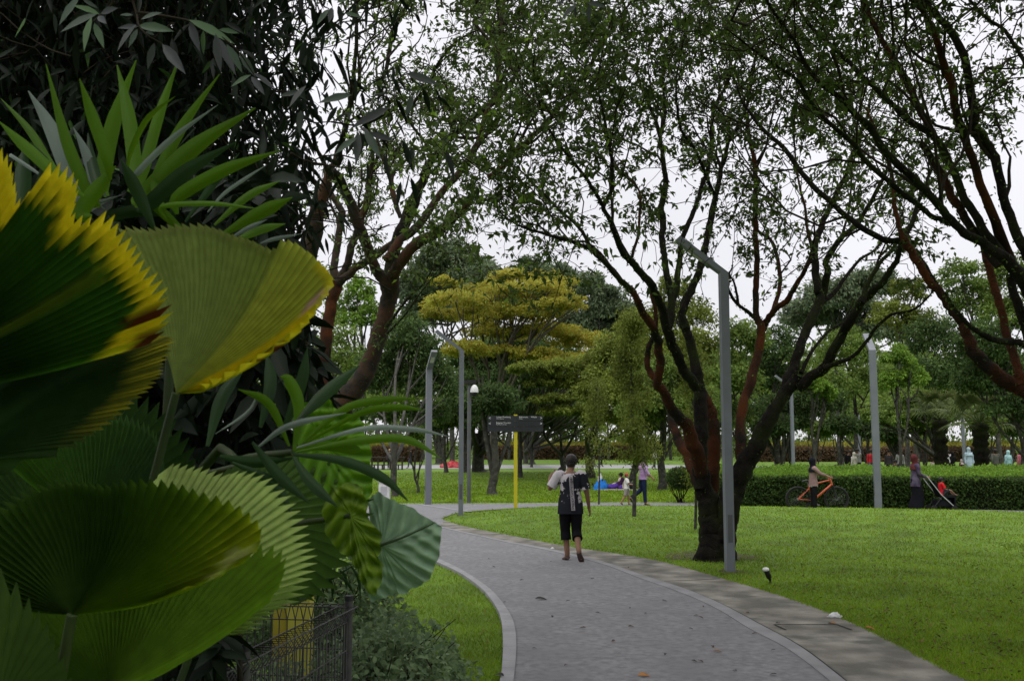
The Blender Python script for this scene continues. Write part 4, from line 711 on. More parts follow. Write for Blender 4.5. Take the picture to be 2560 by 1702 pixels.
# ============================================================ foreground planting bed
rng = np.random.default_rng(12)
m_fan = colmat('pleated_palm_leaf', rough=.65, transl=.3, spec=.10)
m_big = colmat('broad_leaf', rough=.5, transl=.25, spec=.2, nscale=25, bump=.3)
m_stalk = pmat('leaf_stalk', (0.015, 0.028, 0.008), (0.03, 0.045, 0.012), scale=6, rough=.6)
m_strap = leafmat('strap_leaves', [(0.034, 0.085, 0.003), (0.052, 0.125, 0.004), (0.075, 0.15, 0.006)], transl=.3, rough=.55, spec=.15, nscale=1.5, namp=.25)
m_pale = leafmat('strap_leaves_pale', [(0.12, 0.15, 0.13), (0.17, 0.21, 0.18)], transl=.15, rough=.4, nscale=3)
m_deep = leafmat('strap_leaves_deep', [(0.012, 0.03, 0.010), (0.02, 0.045, 0.014)], transl=.2, rough=.4, nscale=3)
def fan(o, hub, rim, Yh, Yr, n, colf, amp=.010, teeth=.07, curl=0.0, name='leaf', K=14, stalk=None, bulge=0.0, label=None):
    """round pleated palm leaf: hub, points round its rim, n pleats; folds are real, their shade also painted in by colf"""
    hp = P(*hub, Yh); Q = catmull([P(x, y, Yr + dy) for x, y, dy in rim], 400); mb = MB()
    r_ = Q - hp; th = np.unwrap(np.arctan2(r_[:, 2], r_[:, 0])); th = np.maximum.accumulate(th * np.sign(th[-1] - th[0])); k_ = .75 * (th - th[0]) / (th[-1] - th[0]) + .25 * np.linspace(0, 1, 400)
    uu = np.linspace(0, 1, 2 * n + 1); q = np.stack([np.interp(uu, k_, Q[:, j]) for j in range(3)], 1); us = np.interp(uu, k_, np.linspace(0, 1, 400))
    c = q.mean(0); nn = nrm(np.cross(q[0] - hp, q[-1] - hp)); nn = nn if nn[1] < 0 else -nn
    V, C = [], []; ks = np.linspace(0.0, 1, K)
    for i in range(2 * n + 1):
        u = us[i]; tip = q[i] + (q[i] - hp) * ((teeth if i % 2 else -teeth) * (.7 + .5 * rng.random())); zz = (1 if i % 2 else -1) * amp
        for t in ks:
            p = hp + (tip - hp) * t + nn * (zz * t ** .8 + bulge * math.sin(math.pi * t) + curl * t * t); V.append(p); C.append(np.array(colf(u, t, i)) * rng.uniform(.93, 1.07))
    Fq = [(i * K + k, i * K + k + 1, (i + 1) * K + k + 1, (i + 1) * K + k) for i in range(2 * n) for k in range(K - 1)]
    mb.add(V, Fq, 0, False, C); lf = mb.build(name, m_fan, o)
    if label: lf['label'] = label
    if stalk is not None:
        s = MB(); tube(s, catmull([hp, hp * .6 + np.array(stalk) * .4 + [0, .05, .06], stalk], 12), np.linspace(.009, .014, 12), 7); s.build('stalk', m_stalk, o)
    return lf
YEL, BRN, PNK = (0.64, 0.54, 0.02), (0.09, 0.022, 0.010), (0.42, 0.30, 0.26)
LI_, OL, GR, DK = (0.42, 0.50, 0.07), (0.27, 0.36, 0.08), (0.04, 0.12, 0.010), (0.016, 0.05, 0.008)
def mixc(a, b, t): t = min(1, max(0, t)); return tuple(x + (y - x) * t for x, y in zip(a, b))
base = np.array((-1.25, 2.35, 0.0))
o = thing('fan_leaf_palm', 'low palm with round pleated fan leaves, some edged yellow, at lower left', 'palm', base)
def colA(u, t, i):
    c = mixc(OL, LI_, sst(.3, .62, u))
    if u > .50: c = mixc(c, (0.56, 0.58, 0.08), .6)
    c = tuple((.42 if i % 2 else 1.1) * a for a in c)  # every other ray darkened: pleat shade put into the leaf colour
    if u > .70 and t > .12: c = mixc(c, tuple((.75 if i % 2 else 1.05) * a for a in YEL), sst(.70, .76, u))
    if .60 < u <= .72 and t > .93: c = mixc(c, YEL, .8)
    if .68 < u < .73 and .83 < t < .97: c = PNK
    if .80 < u < .86 and .45 < t < .9: c = mixc(YEL, OL, .8)
    if .84 < u < .91 and .72 < t and math.sin(t * 31 + i * .7) > -.2 and t < .97: c = BRN
    if t > .985 and u < .5: c = mixc(c, (0.07, 0.07, 0.02), .5)
    return c
rimA = [(330, 760, .1), (312, 640, .08), (306, 578, .05), (383, 577, .02), (440, 567, 0), (517, 567, 0), (574, 586, 0), (631, 604, 0), (690, 628, 0), (716, 603, -.02), (765, 626, -.03), (804, 662, -.04), (832, 696, -.05), (812, 738, -.08), (778, 788, -.1), (733, 836, -.12), (668, 880, -.12), (585, 925, -.12), (500, 965, -.1)]
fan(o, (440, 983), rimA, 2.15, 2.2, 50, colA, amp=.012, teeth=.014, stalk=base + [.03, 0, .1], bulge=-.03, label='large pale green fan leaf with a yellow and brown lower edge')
def colB(u, t, i):
    lim = np.interp(u, [0, .2, .3, .42, .5, .62, .78, .84, .90, 1], [.90, .86, .87, .885, .90, .89, .915, .93, .86, .80]) + .012 * math.sin(i * 1.7); c = mixc((0.02, 0.055, 0.008), GR, sst(.5, .8, t))
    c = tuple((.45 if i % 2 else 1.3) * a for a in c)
    if .70 < u < .74 and t < .86: c = (0.09, 0.13, 0.012)
    c = mixc(c, YEL, sst(lim, lim + .02, t))
    if .87 < u < .925 and t > lim + .03: c = BRN
    if u > .965 and t > .93: c = BRN
    return c
rimB = [(-330, 520, 0), (-200, 440, 0), (-90, 400, 0), (-15, 378, 0), (28, 430, 0), (48, 520, -.01), (85, 470, -.02), (130, 425, -.03), (190, 468, -.04), (180, 545, -.04), (220, 560, -.05), (264, 548, -.05), (322, 620, -.06), (358, 675, -.07), (392, 715, -.07), (408, 765, -.07), (414, 800, -.07), (390, 850, -.06)]
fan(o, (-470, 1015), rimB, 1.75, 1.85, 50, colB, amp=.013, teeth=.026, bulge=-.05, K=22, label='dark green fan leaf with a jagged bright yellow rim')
def colB2(u, t, i):
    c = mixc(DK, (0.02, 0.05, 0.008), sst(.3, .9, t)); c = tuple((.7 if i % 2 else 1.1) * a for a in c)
    return mixc(c, (0.26, 0.24, 0.012), sst(.84, .93, t) * (1 - sst(.6, .85, u)) * (.6 + .4 * math.sin(i * 2.3)))
rimB2 = [(250, 800, 0), (330, 838, 0), (413, 842, 0), (405, 880, 0), (394, 905, 0), (388, 932, 0), (364, 963, 0), (337, 988, 0), (291, 1030, 0), (235, 1075, 0), (160, 1120, 0), (60, 1160, 0), (-60, 1200, 0)]
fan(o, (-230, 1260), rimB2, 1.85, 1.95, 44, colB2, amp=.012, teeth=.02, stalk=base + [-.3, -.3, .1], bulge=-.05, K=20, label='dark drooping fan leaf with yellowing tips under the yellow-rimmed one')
def colC(u, t, i):
    c = mixc((0.035, 0.08, 0.008), (0.14, 0.24, 0.010), sst(.35, .7, u)); c = mixc(c, (0.36, 0.40, 0.015), sst(.5, .8, u) * sst(.35, .95, t) * .85)
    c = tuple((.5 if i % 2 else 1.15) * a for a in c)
    if .74 < u < .90 and .80 + .05 * math.sin(i * 2.1) < t < .93 + .04 * math.sin(i * 1.3): c = (0.50, 0.52, 0.22)
    return c
rimC = [(-120, 1500, 0), (-100, 1400, 0), (-50, 1310, 0), (60, 1235, 0), (160, 1205, 0), (269, 1215, -.02), (326, 1204, -.03), (422, 1211, -.04), (499, 1234, -.05), (576, 1261, -.06), (625, 1292, -.06), (653, 1328, -.06), (640, 1378, -.06), (580, 1420, -.05), (515, 1452, -.04), (440, 1480, -.02)]
fan(o, (180, 1536), rimC, 1.7, 1.72, 46, colC, amp=.014, teeth=.018, stalk=(-1.05, 1.9, .1), bulge=-.04, label='broad olive-green fan leaf with pale scarred tips')
def colD(u, t, i):
    c = mixc((0.10, 0.17, 0.03), (0.34, 0.46, 0.12), sst(.2, .9, t)); 
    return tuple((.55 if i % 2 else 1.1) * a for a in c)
rimD = [(400, 1190, 0), (425, 1168, 0), (491, 1178, 0), (545, 1192, 0), (599, 1186, 0), (672, 1213, 0), (730, 1282, 0), (753, 1350, 0), (768, 1400, 0), (760, 1446, 0), (730, 1503, .02), (672, 1534, .03), (614, 1580, .04), (522, 1591, .05), (450, 1610, .06)]
fan(o, (320, 1590), rimD, 2.0, 2.1, 50, colD, amp=.013, teeth=.028, stalk=base + [.1, .1, .05], bulge=-.02, label='ribbed grey-green fan leaf behind the olive one')
def colE(u, t, i):
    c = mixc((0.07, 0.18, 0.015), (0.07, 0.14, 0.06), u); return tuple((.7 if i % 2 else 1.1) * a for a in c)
rimE = [(20, 1160, 0), (45, 1110, 0), (110, 1060, 0), (190, 1030, 0), (260, 1038, 0), (330, 1052, 0), (385, 1085, 0), (405, 1140, 0), (412, 1200, 0), (400, 1260, 0)]
fan(o, (223, 1300), rimE, 2.3, 2.35, 40, colE, amp=.012, teeth=.02, stalk=base, bulge=-.03)
def colF(u, t, i):
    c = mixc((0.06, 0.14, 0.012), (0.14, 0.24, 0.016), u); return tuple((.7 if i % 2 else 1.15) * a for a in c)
rimF = [(-110, 1620, 0), (-80, 1480, 0), (-10, 1400, 0), (90, 1430, 0), (210, 1470, 0), (330, 1470, 0), (450, 1450, 0), (560, 1410, 0), (650, 1380, 0), (705, 1400, 0), (700, 1460, 0), (640, 1520, .02), (520, 1590, .03)]
fan(o, (276, 1725), rimF, 1.85, 1.95, 44, colF, amp=.013, teeth=.02, stalk=(-.95, 2.1, .05), bulge=-.02)
rimG = [(-80, 1250, 0), (-60, 1130, 0), (0, 1030, 0), (100, 985, 0), (240, 975, 0), (340, 1000, 0), (420, 1050, 0), (470, 1120, 0), (480, 1200, 0)]
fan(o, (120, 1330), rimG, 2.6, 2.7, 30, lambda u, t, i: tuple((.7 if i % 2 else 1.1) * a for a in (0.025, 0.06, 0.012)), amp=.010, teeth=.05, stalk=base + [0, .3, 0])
rimH = [(-160, 1760, 0), (-150, 1600, 0), (-120, 1500, 0), (-40, 1420, 0), (60, 1500, 0), (130, 1600, 0), (180, 1720, 0)]
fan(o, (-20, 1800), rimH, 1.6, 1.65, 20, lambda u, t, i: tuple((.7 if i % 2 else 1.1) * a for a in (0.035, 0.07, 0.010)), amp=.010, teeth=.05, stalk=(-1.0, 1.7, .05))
rimI = [(560, 1180, 0), (640, 1150, 0), (760, 1130, 0), (860, 1160, 0), (900, 1240, 0), (905, 1330, 0), (860, 1410, 0), (800, 1480, 0), (720, 1500, 0)]
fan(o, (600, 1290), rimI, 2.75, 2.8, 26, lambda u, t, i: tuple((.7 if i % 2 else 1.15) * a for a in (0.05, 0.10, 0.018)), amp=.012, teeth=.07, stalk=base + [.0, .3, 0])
done(o)
# strap-leaved palms
def strap(mb, pts, w, Y, dY=.1, conv_=None, mi=0, twist=.35, s=None):
    """one long leaflet: folded strap, widest in its middle"""
    cv = conv_; n = 14; q = [P(*cv(x, y), Y + dY * i / (len(pts) - 1)) for i, (x, y) in enumerate(pts)]; c = catmull(q, n); t = nrm(np.gradient(c, axis=0))
    W = M2(w / cv.s, 851, Y) / 2; view = nrm(c - np.array((0, 0, CH))); sd = nrm(np.cross(t, view)); up = nrm(np.cross(sd, t)); tw = rng.uniform(-twist, twist)
    sd = sd * math.cos(tw) + up * math.sin(tw); up = nrm(np.cross(sd, t)); k = np.linspace(0, 1, n)
    pr = .92 * np.minimum(1, .28 + 1.9 * k) * np.clip((1 - k) * 2.9, .05, 1) ** .85; pr = (pr * W)[:, None]
    rows = [c + sd * pr + up * pr * .28, c + sd * pr * .45 + up * pr * .03, c - up * pr * .10, c - sd * pr * .45 + up * pr * .03, c - sd * pr + up * pr * .28]
    V = np.stack(rows, 1).reshape(-1, 3); Fq = [(i * 5 + j, i * 5 + j + 1, (i + 1) * 5 + j + 1, (i + 1) * 5 + j) for i in range(n - 1) for j in range(4)]
    mb.add(V, Fq, mi, True)
ms = [m_strap, m_pale, m_deep]
Z0 = conv(0, 0, 2.6133); ZC = conv(600, 900, 1.956)
UB = [(0, 90, [(600, 1300), (440, 950), (300, 420)]), (1, 110, [(500, 1260), (340, 850), (185, 595)]), (0, 90, [(440, 1200), (160, 950), (-10, 790)]), (0, 60, [(360, 1120), (200, 860), (5, 645)]), (1, 70, [(620, 1200), (560, 1000), (480, 835)]),
 (0, 85, [(700, 1040), (600, 750), (520, 515)]), (0, 115, [(670, 1200), (745, 800), (890, 395)]), (0, 105, [(885, 1160), (840, 750), (765, 425)]), (0, 80, [(930, 1140), (1040, 750), (1165, 395)]), (0, 42, [(860, 980), (970, 770), (1145, 630)]),
 (0, 85, [(1020, 1200), (1180, 850), (1435, 485)]), (1, 45, [(880, 1150), (1120, 910), (1425, 685)]), (0, 130, [(930, 1290), (1260, 970), (1670, 705)]), (0, 95, [(1160, 1290), (1470, 1110), (1830, 985)]), (2, 110, [(960, 1350), (1220, 1120), (1540, 930)]),
 (0, 40, [(1060, 1350), (1380, 1330), (1690, 1365)]), (0, 60, [(1400, 1470), (1620, 1280), (1830, 1182)]), (0, 95, [(1440, 1540), (1700, 1390), (1910, 1290)]), (0, 65, [(1500, 1590), (1700, 1500), (1865, 1462)]), (0, 115, [(520, 1400), (640, 1230), (755, 1085)]),
 (2, 95, [(1015, 1510), (900, 1250), (790, 1040)]), (2, 85, [(1100, 1460), (1180, 1250), (1255, 1010)]), (2, 55, [(1210, 1450), (1400, 1200), (1565, 1000)]), (2, 115, [(130, 1450), (150, 1200), (160, 945)]), (1, 28, [(1460, 1270), (1600, 1170), (1745, 1075)]),
 (1, 34, [(1500, 1560), (1620, 1490), (1745, 1435)]), (1, 30, [(1700, 1590), (1800, 1560), (1960, 1530)]), (2, 90, [(700, 1420), (900, 1380), (1150, 1420)]), (1, 26, [(60, 1010), (200, 1100), (330, 1190)]), (2, 100, [(260, 1300), (300, 1100), (200, 930)]),
 (1, 22, [(650, 1330), (720, 1300), (780, 1280)]), (1, 30, [(440, 1330), (490, 1370), (560, 1390)]), (0, 70, [(1250, 1560), (1050, 1380), (960, 1290)]), (2, 80, [(640, 1200), (600, 1050), (575, 870)]), (2, 120, [(1000, 1300), (1250, 1240), (1450, 1160)])]
pb_ = P(*Z0(760, 1450), 2.75); base2 = np.array((pb_[0] - .1, 2.95, 0))
o = thing('strap_leaf_palm', 'palm with upright sword-like green leaflets rising behind the fan leaves', 'palm', base2)
for mi, w, pts in UB:
    mb = MB(); Y = 2.75 + rng.uniform(-.18, .18); hub = (760, 1450) if pts[0][0] < 1000 else (1150, 1620)
    pts = [((hub[0] + pts[0][0] * 2) / 3, (hub[1] + pts[0][1] * 2) / 3)] + pts if pts[0][1] < 1450 else pts
    strap(mb, pts, w, Y, rng.uniform(-.12, .12), Z0, mi); mb.build('leaflet', ms, o)
for hx, hy in ((760, 1450), (1150, 1620)):
    mb = MB(); h = P(*Z0(hx, hy), 2.75); tube(mb, catmull([h, h * .5 + base2 * .5 + [.05, .05, 0], base2], 12), np.linspace(.012, .022, 12), 7); mb.build('cane', m_stalk, o)
done(o)
LBs = [(0, 44, [(260, 450), (500, 245), (700, 195), (865, 188)]), (0, 38, [(330, 400), (600, 255), (780, 232), (905, 246)]), (1, 30, [(270, 430), (600, 335), (850, 338), (1022, 373)]), (0, 46, [(270, 450), (600, 390), (820, 388), (985, 482)]),
 (2, 56, [(260, 460), (500, 490), (700, 575), (822, 688)]), (0, 66, [(265, 440), (285, 220), (235, 100), (195, 82)]), (0, 48, [(240, 420), (140, 215), (-10, 142)]), (2, 56, [(260, 470), (350, 600), (475, 715)]), (1, 34, [(80, 430), (240, 320), (520, 258)]),
 (2, 60, [(60, 400), (190, 560), (340, 700)]), (2, 70, [(-160, 420), (-90, 180), (20, 40)]), (2, 66, [(100, 330), (150, 120), (130, -40)]), (2, 70, [(280, 300), (420, 160), (585, 25)]), (2, 62, [(200, 380), (300, 120), (330, -60)]), (2, 50, [(-40, 500), (160, 600), (260, 760)]), (0, 55, [(250, 445), (400, 420), (560, 440), (590, 450)]), (2, 60, [(-100, 470), (60, 500), (260, 480)]), (1, 16, [(-120, 360), (40, 250), (90, 150)])]
o = thing('strap_leaf_palm', 'palm with long arching leaflets that reach out over the lawn at centre left', 'palm', (-1.0, 3.05, 0))
for mi, w, pts in LBs:
    mb = MB(); strap(mb, pts, w, 2.6 + rng.uniform(-.12, .12), rng.uniform(-.15, .1), ZC, mi); mb.build('leaflet', ms, o)
mb = MB(); h = P(*ZC(255, 450), 2.6); tube(mb, catmull([h, P(*ZC(0, 492), 2.65), P(*ZC(-240, 640), 2.8), (-1.45, 3.0, .5), (-1.45, 3.05, 0)], 16), np.linspace(.009, .02, 16), 7); mb.build('cane', m_stalk, o); done(o)
# broad leaves
def broad(o, hub, outl, Y, dep, colf, name='leaf', amp=.006, veins=9, label=None, tilt=0.0, K=12, M=110, stalk=None, cv=ZC, mid=None):
    q = catmull([P(*cv(x, y), Y + dy) for x, y, dy in outl + outl[:1]], M); c_ = q.mean(0); q = c_ + (q - c_) * (1 + .018 * np.sin(np.arange(M) * 6.283 * 15 / M) + .01 * np.sin(np.arange(M) * 6.283 * 27 / M))[:, None]; h = P(*cv(*hub), Y + dep); mb = MB(); V, C = [h], [colf(0, 0)]
    nn = np.array((0, -1, 0)); ph = np.linspace(0, 2 * math.pi, M)
    if mid: md = nrm(P(*cv(*mid), Y) - h); pq = nrm(np.cross(md, nn))
    for k in range(1, K + 1):
        t = k / K
        for i in range(M):
            r_ = (q[i] - h) * t; wv = math.sin(ph[i] * veins + 2.2 * t) if not mid else math.sin(((r_ @ md) - .75 * abs(r_ @ pq)) * 6.283 / .042); p = h + (q[i] - h) * t + nn * (amp * wv * t + .5 * amp * math.sin(7 * t + ph[i] * veins * 2) * t); V.append(p); C.append(colf(wv, t))
    Fq = [(1 + (k - 1) * M + i, 1 + k * M + i, 1 + k * M + (i + 1) % M, 1 + (k - 1) * M + (i + 1) % M) for k in range(1, K) for i in range(M)]
    mb.add(V, Fq, 0, True, C); mb.Fc.append((np.array([(0, 1 + i, 1 + (i + 1) % M) for i in range(M)]), 0, True)); lf = mb.build(name, m_big, o)
    if label: lf['label'] = label
    if stalk is not None: s = MB(); tube(s, catmull([h, h * .5 + np.array(stalk) * .5 + [-.03, .06, 0], stalk], 10)[:0].tolist() or catmull([h, h + [-.22, .1, -.05], h + [-.5, .15, -.22], (-1.75, 3.25, .5), stalk], 16), np.linspace(.007, .014, 16), 7); s.build('stalk', m_stalk, o)
    return h
o = thing('elephant_ear_plant', 'elephant-ear plant with a wavy grey-green leaf beside the wire fence', 'plant', (-1.8, 3.25, 0)); st = (-1.8, 3.25, 0)
outl = [(625, 700, 0), (650, 655, 0), (690, 652, 0), (740, 682, 0), (795, 702, 0), (868, 738, 0), (940, 788, 0), (975, 805, 0), (985, 868, -.02), (965, 975, -.02), (935, 1050, -.02), (895, 1095, 0), (855, 1112, .02), (800, 1142, .02), (760, 1138, .03), (715, 1160, .03), (640, 1172, .03), (608, 1110, .03), (610, 1000, .03), (630, 900, .02), (640, 820, .02)]
broad(o, (690, 900), outl, 2.9, -.01, lambda wv, t: mixc((0.15, 0.24, 0.15), (0.20, 0.30, 0.19), .5 + .5 * wv), amp=.008, veins=11, stalk=st, mid=(945, 798), K=26, M=170, label='grey-green crinkled elephant-ear leaf')
mb = MB(); a_ = P(*ZC(678, 908), 2.88); b_ = P(*ZC(945, 798), 2.88); tube(mb, catmull([a_, (a_ + b_) / 2 + [0, 0, -.004], b_], 10), np.linspace(.005, .0015, 10), 6); mb.build('midrib', m_stalk, o)
outl = [(440, 620, 0), (480, 615, 0), (560, 600, 0), (600, 640, 0), (622, 700, 0), (628, 780, 0), (682, 830, 0), (690, 900, 0), (680, 960, 0), (698, 1010, 0), (690, 1080, 0), (660, 1147, -.02), (615, 1120, -.02), (575, 1040, 0), (545, 970, 0), (480, 930, 0), (425, 850, 0), (405, 740, 0)]
broad(o, (540, 760), outl, 2.55, 0, lambda wv, t: mixc((0.05, 0.10, 0.005), (0.12, 0.19, 0.008), .5 + .5 * wv * t), amp=.010, veins=8, stalk=st, mid=(655, 1130), K=20, label='dark olive wavy leaf hanging in front')
outl = [(300, 215, 0), (380, 195, 0), (435, 188, 0), (465, 235, 0), (540, 262, 0), (600, 300, 0), (612, 360, 0), (640, 430, 0), (640, 520, 0), (648, 620, 0), (610, 700, 0), (540, 720, 0), (420, 660, 0), (330, 580, 0), (280, 420, 0)]
broad(o, (420, 420), outl, 2.78, .02, lambda wv, t: mixc((0.06, 0.16, 0.006), (0.11, 0.25, 0.008), .5 + .5 * wv * t), amp=.008, veins=8, stalk=st, mid=(600, 690), K=20, label='broad mid-green leaf behind the arching leaflets')
outl = [(100, 640, 0), (200, 560, 0), (330, 600, 0), (440, 700, 0), (500, 820, 0), (520, 900, 0), (460, 980, 0), (440, 1060, 0), (380, 1130, 0), (280, 1190, 0), (160, 1120, 0), (80, 900, 0)]
broad(o, (260, 800), outl, 3.0, .02, lambda wv, t: mixc((0.025, 0.05, 0.012), (0.045, 0.08, 0.02), .5 + .5 * wv * t), amp=.010, veins=9, stalk=st)
done(o)
# fern-like drooping fronds under them
o = thing('drooping_fern', 'small drooping fronds hanging above the wire fence', 'fern', (-.85, 3.4, 0))
for (a, b, c, d_) in ((560, 1000, 230, 1210), (540, 1000, 590, 1170), (480, 1020, 520, 1120), (420, 1050, 450, 1180), (370, 1090, 370, 1200), (320, 1120, 320, 1180), (450, 1040, 560, 1150)):
    mb = MB(); strap(mb, [(a, b), ((a + c) / 2 + 15, (b + d_) / 2 - 15), (c, d_)], 16, 3.2, .05, ZC, 2); mb.build('frond', ms, o)
done(o)
# dark shrubbery behind the palms closes the bed
rg = np.random.default_rng(90); o = thing('dark_shrubbery', 'mass of dark shrub leaves behind the palms at left', 'shrub', (-2.6, 4.3, 0)); cr, tr = MB(), MB()
n = 15000; px = rg.uniform(-420, 830, n); py = rg.uniform(420, 1760, n); keep = (px < 690 + .22 * (py - 420) * (py < 1100) + 150 * (py >= 1100)) & ~((py > 1330) & (px > 560)) & (rg.random(n) < np.where(px > 600, .55, 1)); px, py = px[keep], py[keep]
Y = rg.uniform(3.4, 4.9, len(px)); pos = np.array([P(a, b, c) for a, b, c in zip(px, py, Y)]); pos = pos[pos[:, 2] > .02]; n = len(pos); l = rg.uniform(.09, .18, n)
leaves8(cr, pos, rdir(rg, n) - [0, 0, .5], rdir(rg, n) + [0, 0, .8], l, l * .34)
for k in range(40):
    b0 = np.array((rg.uniform(-3.8, -1.2), rg.uniform(3.5, 4.8), 0)); tube(tr, catmull([b0, b0 + [rg.normal() * .1, 0, .8], b0 + [rg.normal() * .3, 0, rg.uniform(1.2, 2.4)]], 8), np.linspace(.02, .006, 8), 5)
cr.build('foliage', m_leafB, o); tr.build('stems', m_twig, o); done(o)
# low leafy bushes by the fence
m_bush = leafmat('bush_leaves', [(0.075, 0.125, 0.06), (0.12, 0.18, 0.08), (0.17, 0.24, 0.115)], transl=.25, nscale=2, namp=.25)
def bush(label, c, r, n, leaf, seed):
    rg = np.random.default_rng(seed); c = np.array(c, float); o = thing('low_bush', label, 'bush', (c[0], c[1], 0)); cr, tr = MB(), MB()
    for k in range(24):
        a = rg.uniform(0, 6.28); e_ = np.array((c[0] + math.cos(a) * r[0] * rg.random(), c[1] + math.sin(a) * r[1] * rg.random(), r[2] * rg.uniform(.6, .95))); b0 = np.array((c[0] + rg.normal() * r[0] * .3, c[1] + rg.normal() * r[1] * .3, 0)); tube(tr, catmull([b0, (b0 + e_) / 2 + [0, 0, .05], e_], 6), np.linspace(.007, .003, 6), 4)
    off = rdir(rg, n); off[:, 2] = np.abs(off[:, 2]); q = rg.random((n, 1)) ** .3; lp = 1 + .18 * np.sin(off[:, :1] * 7 + 1) * np.cos(off[:, 1:2] * 6)
    pos = np.array((c[0], c[1], 0)) + off * q * lp * r; d = nrm(off * .5 + rdir(rg, n) * .8 - [0, 0, .2]); l = leaf * rg.uniform(.6, 1.3, n)
    leaves8(cr, pos, d, rdir(rg, n) * .5 + [0, -.2, 1], l, l * .62, bend=.2); cr.build('foliage', m_bush, o); tr.build('stems', m_twig, o); done(o)
bush('leafy grey-green bush between the wire fence and the lawn', (-.84, 7.3, 0), (.56, .9, .62), 5200, .055, 1)
bush('low spreading bush at the bottom edge right of the fence post', (-.80, 5.9, 0), (.36, .7, .38), 2600, .05, 2)
bush('dark bush behind the wire fence left of the yellow post', (-2.7, 9.6, 0), (.75, .8, .8), 4200, .06, 3)
bush('low bush at the foot of the yellow post behind the fence', (-1.68, 7.1, 0), (.5, .55, .36), 2200, .05, 6)
bush('taller bush behind the elephant-ear leaf', (-1.55, 9.2, 0), (.6, .8, 1.0), 3600, .07, 4)
bush('small loose bush creeping over the lawn edge', (-.56, 6.9, 0), (.30, .7, .22), 1300, .045, 5)
# ============================================================ rolled-top wire fence
m_wire = pmat('fence_paint', (0.035, 0.033, 0.036), (0.06, 0.055, 0.06), scale=20, rough=.55, spec=.5)
m_wire2 = pmat('fence_cap', (0.02, 0.02, 0.022), rough=.6)
def fpt(px, py, z=.93): return G(px, py, z)[:2]
c0, c1_ = fpt(872, 1512), fpt(612, 1640)
def fpost(p, label):
    o = thing('fence_post', label, 'post', (*p, 0)); a, b = MB(), MB(); tube(a, [(*p, -.05), (*p, .96)], .024, 16); tube(b, [(*p, .955), (*p, .985)], .027, 16); a.build('tube', m_wire, o); b.build('cap', m_wire2, o); done(o)
fpost(c0, 'taller fence post where the two wire panels meet'); fpost(c1_, 'nearer low fence post at the bottom edge')
def fpanel(a, b, label):
    o = thing('wire_fence', label, 'fence', (*(a + b) / 2, 0)); v, h = MB(), MB(); d = b - a; Ln = np.linalg.norm(d); d = d / Ln; nrm2 = np.array([-d[1], d[0]]); n = int(Ln / .05)
    def X(s, off, z): return (*(a + d * s + nrm2 * off), z)
    prof = [(0, .05), (.045, .05), (.045, .0), (0, .05)]
    for i in range(n + 1):
        s = .03 + i * (Ln - .06) / n
        tube(v, [X(s, 0, .03), X(s, 0, .84), X(s, .055, .925), X(s, -.055, .925), X(s, 0, .84)], .0036, 5, cap=False)
    for z, off in ((.05, 0), (.2, 0), (.36, 0), (.52, 0), (.68, 0), (.84, 0), (.925, .055), (.925, -.055)): tube(h, [X(0, off, z), X(Ln, off, z)], .0038, 5)
    v.build('upright_wires', m_wire, o); h.build('cross_wires', m_wire, o); done(o)
fpanel(c1_, c0, 'dark wire mesh fence panel with rolled top between the two posts')
fpanel(c1_ + (c1_ - c0) * .95, c1_, 'nearest wire fence panel running out of the bottom edge')
fpanel(c0, c0 + [-1.75, .25], 'wire fence panel going left behind the palm from the taller post')
m_yellow = pmat('yellow_paint', (0.50, 0.46, 0.07), (0.44, 0.40, 0.06), scale=3, rough=.6)
m_yellow2 = pmat('yellow_paint_orange', (0.42, 0.34, 0.04), (0.36, 0.28, 0.03), scale=3, rough=.6)
mb = MB(); a, b = P(716, 1600, 8.2), P(772, 1600, 8.2); box(mb, (a[0], 8.2, 0), (b[0], 8.38, P(740, 1440, 8.2)[2])); 
o = thing('yellow_post', 'broad yellow box post behind the wire fence', 'post', (a[0], 8.2, 0)); mb.build('panel', m_yellow, o); mb = MB(); box(mb, (a[0] - .12, 8.24, 0), (a[0] - .003, 8.5, P(740, 1445, 8.2)[2])); mb.build('side', m_yellow2, o); done(o)

# shrubs added out of view, beside and behind the camera, to darken the bed
rg = np.random.default_rng(93); o = thing('dark_shrubbery', 'unseen dark shrubs added beside the camera to shade the lower left', 'shrub', (-3.4, .4, 0)); cr, tr = MB(), MB(); n = 5500
pos = np.stack([rg.uniform(-5.5, -1.5, n), rg.uniform(-3.0, 2.6, n), rg.uniform(.1, 2.3, n)], 1); pos = pos[(pos[:, 0] < -2.1 - .45 * np.maximum(pos[:, 1], 0)) | ((pos[:, 1] < -1.2) & (pos[:, 2] < 2.2))]; n = len(pos); l = rg.uniform(.16, .3, n)
leaves8(cr, pos, rdir(rg, n) - [0, 0, .5], rdir(rg, n) + [0, 0, .8], l, l * .4)
for k in range(24): b0 = np.array((rg.uniform(-5, -2.6), rg.uniform(-2.8, 1.8), 0)); tube(tr, catmull([b0, b0 + [rg.normal() * .2, 0, 1.0], b0 + [rg.normal() * .4, 0, rg.uniform(1.8, 2.3)]], 8), np.linspace(.03, .008, 8), 5)
cr.build('foliage', m_leafB, o); tr.build('stems', m_twig, o); done(o)
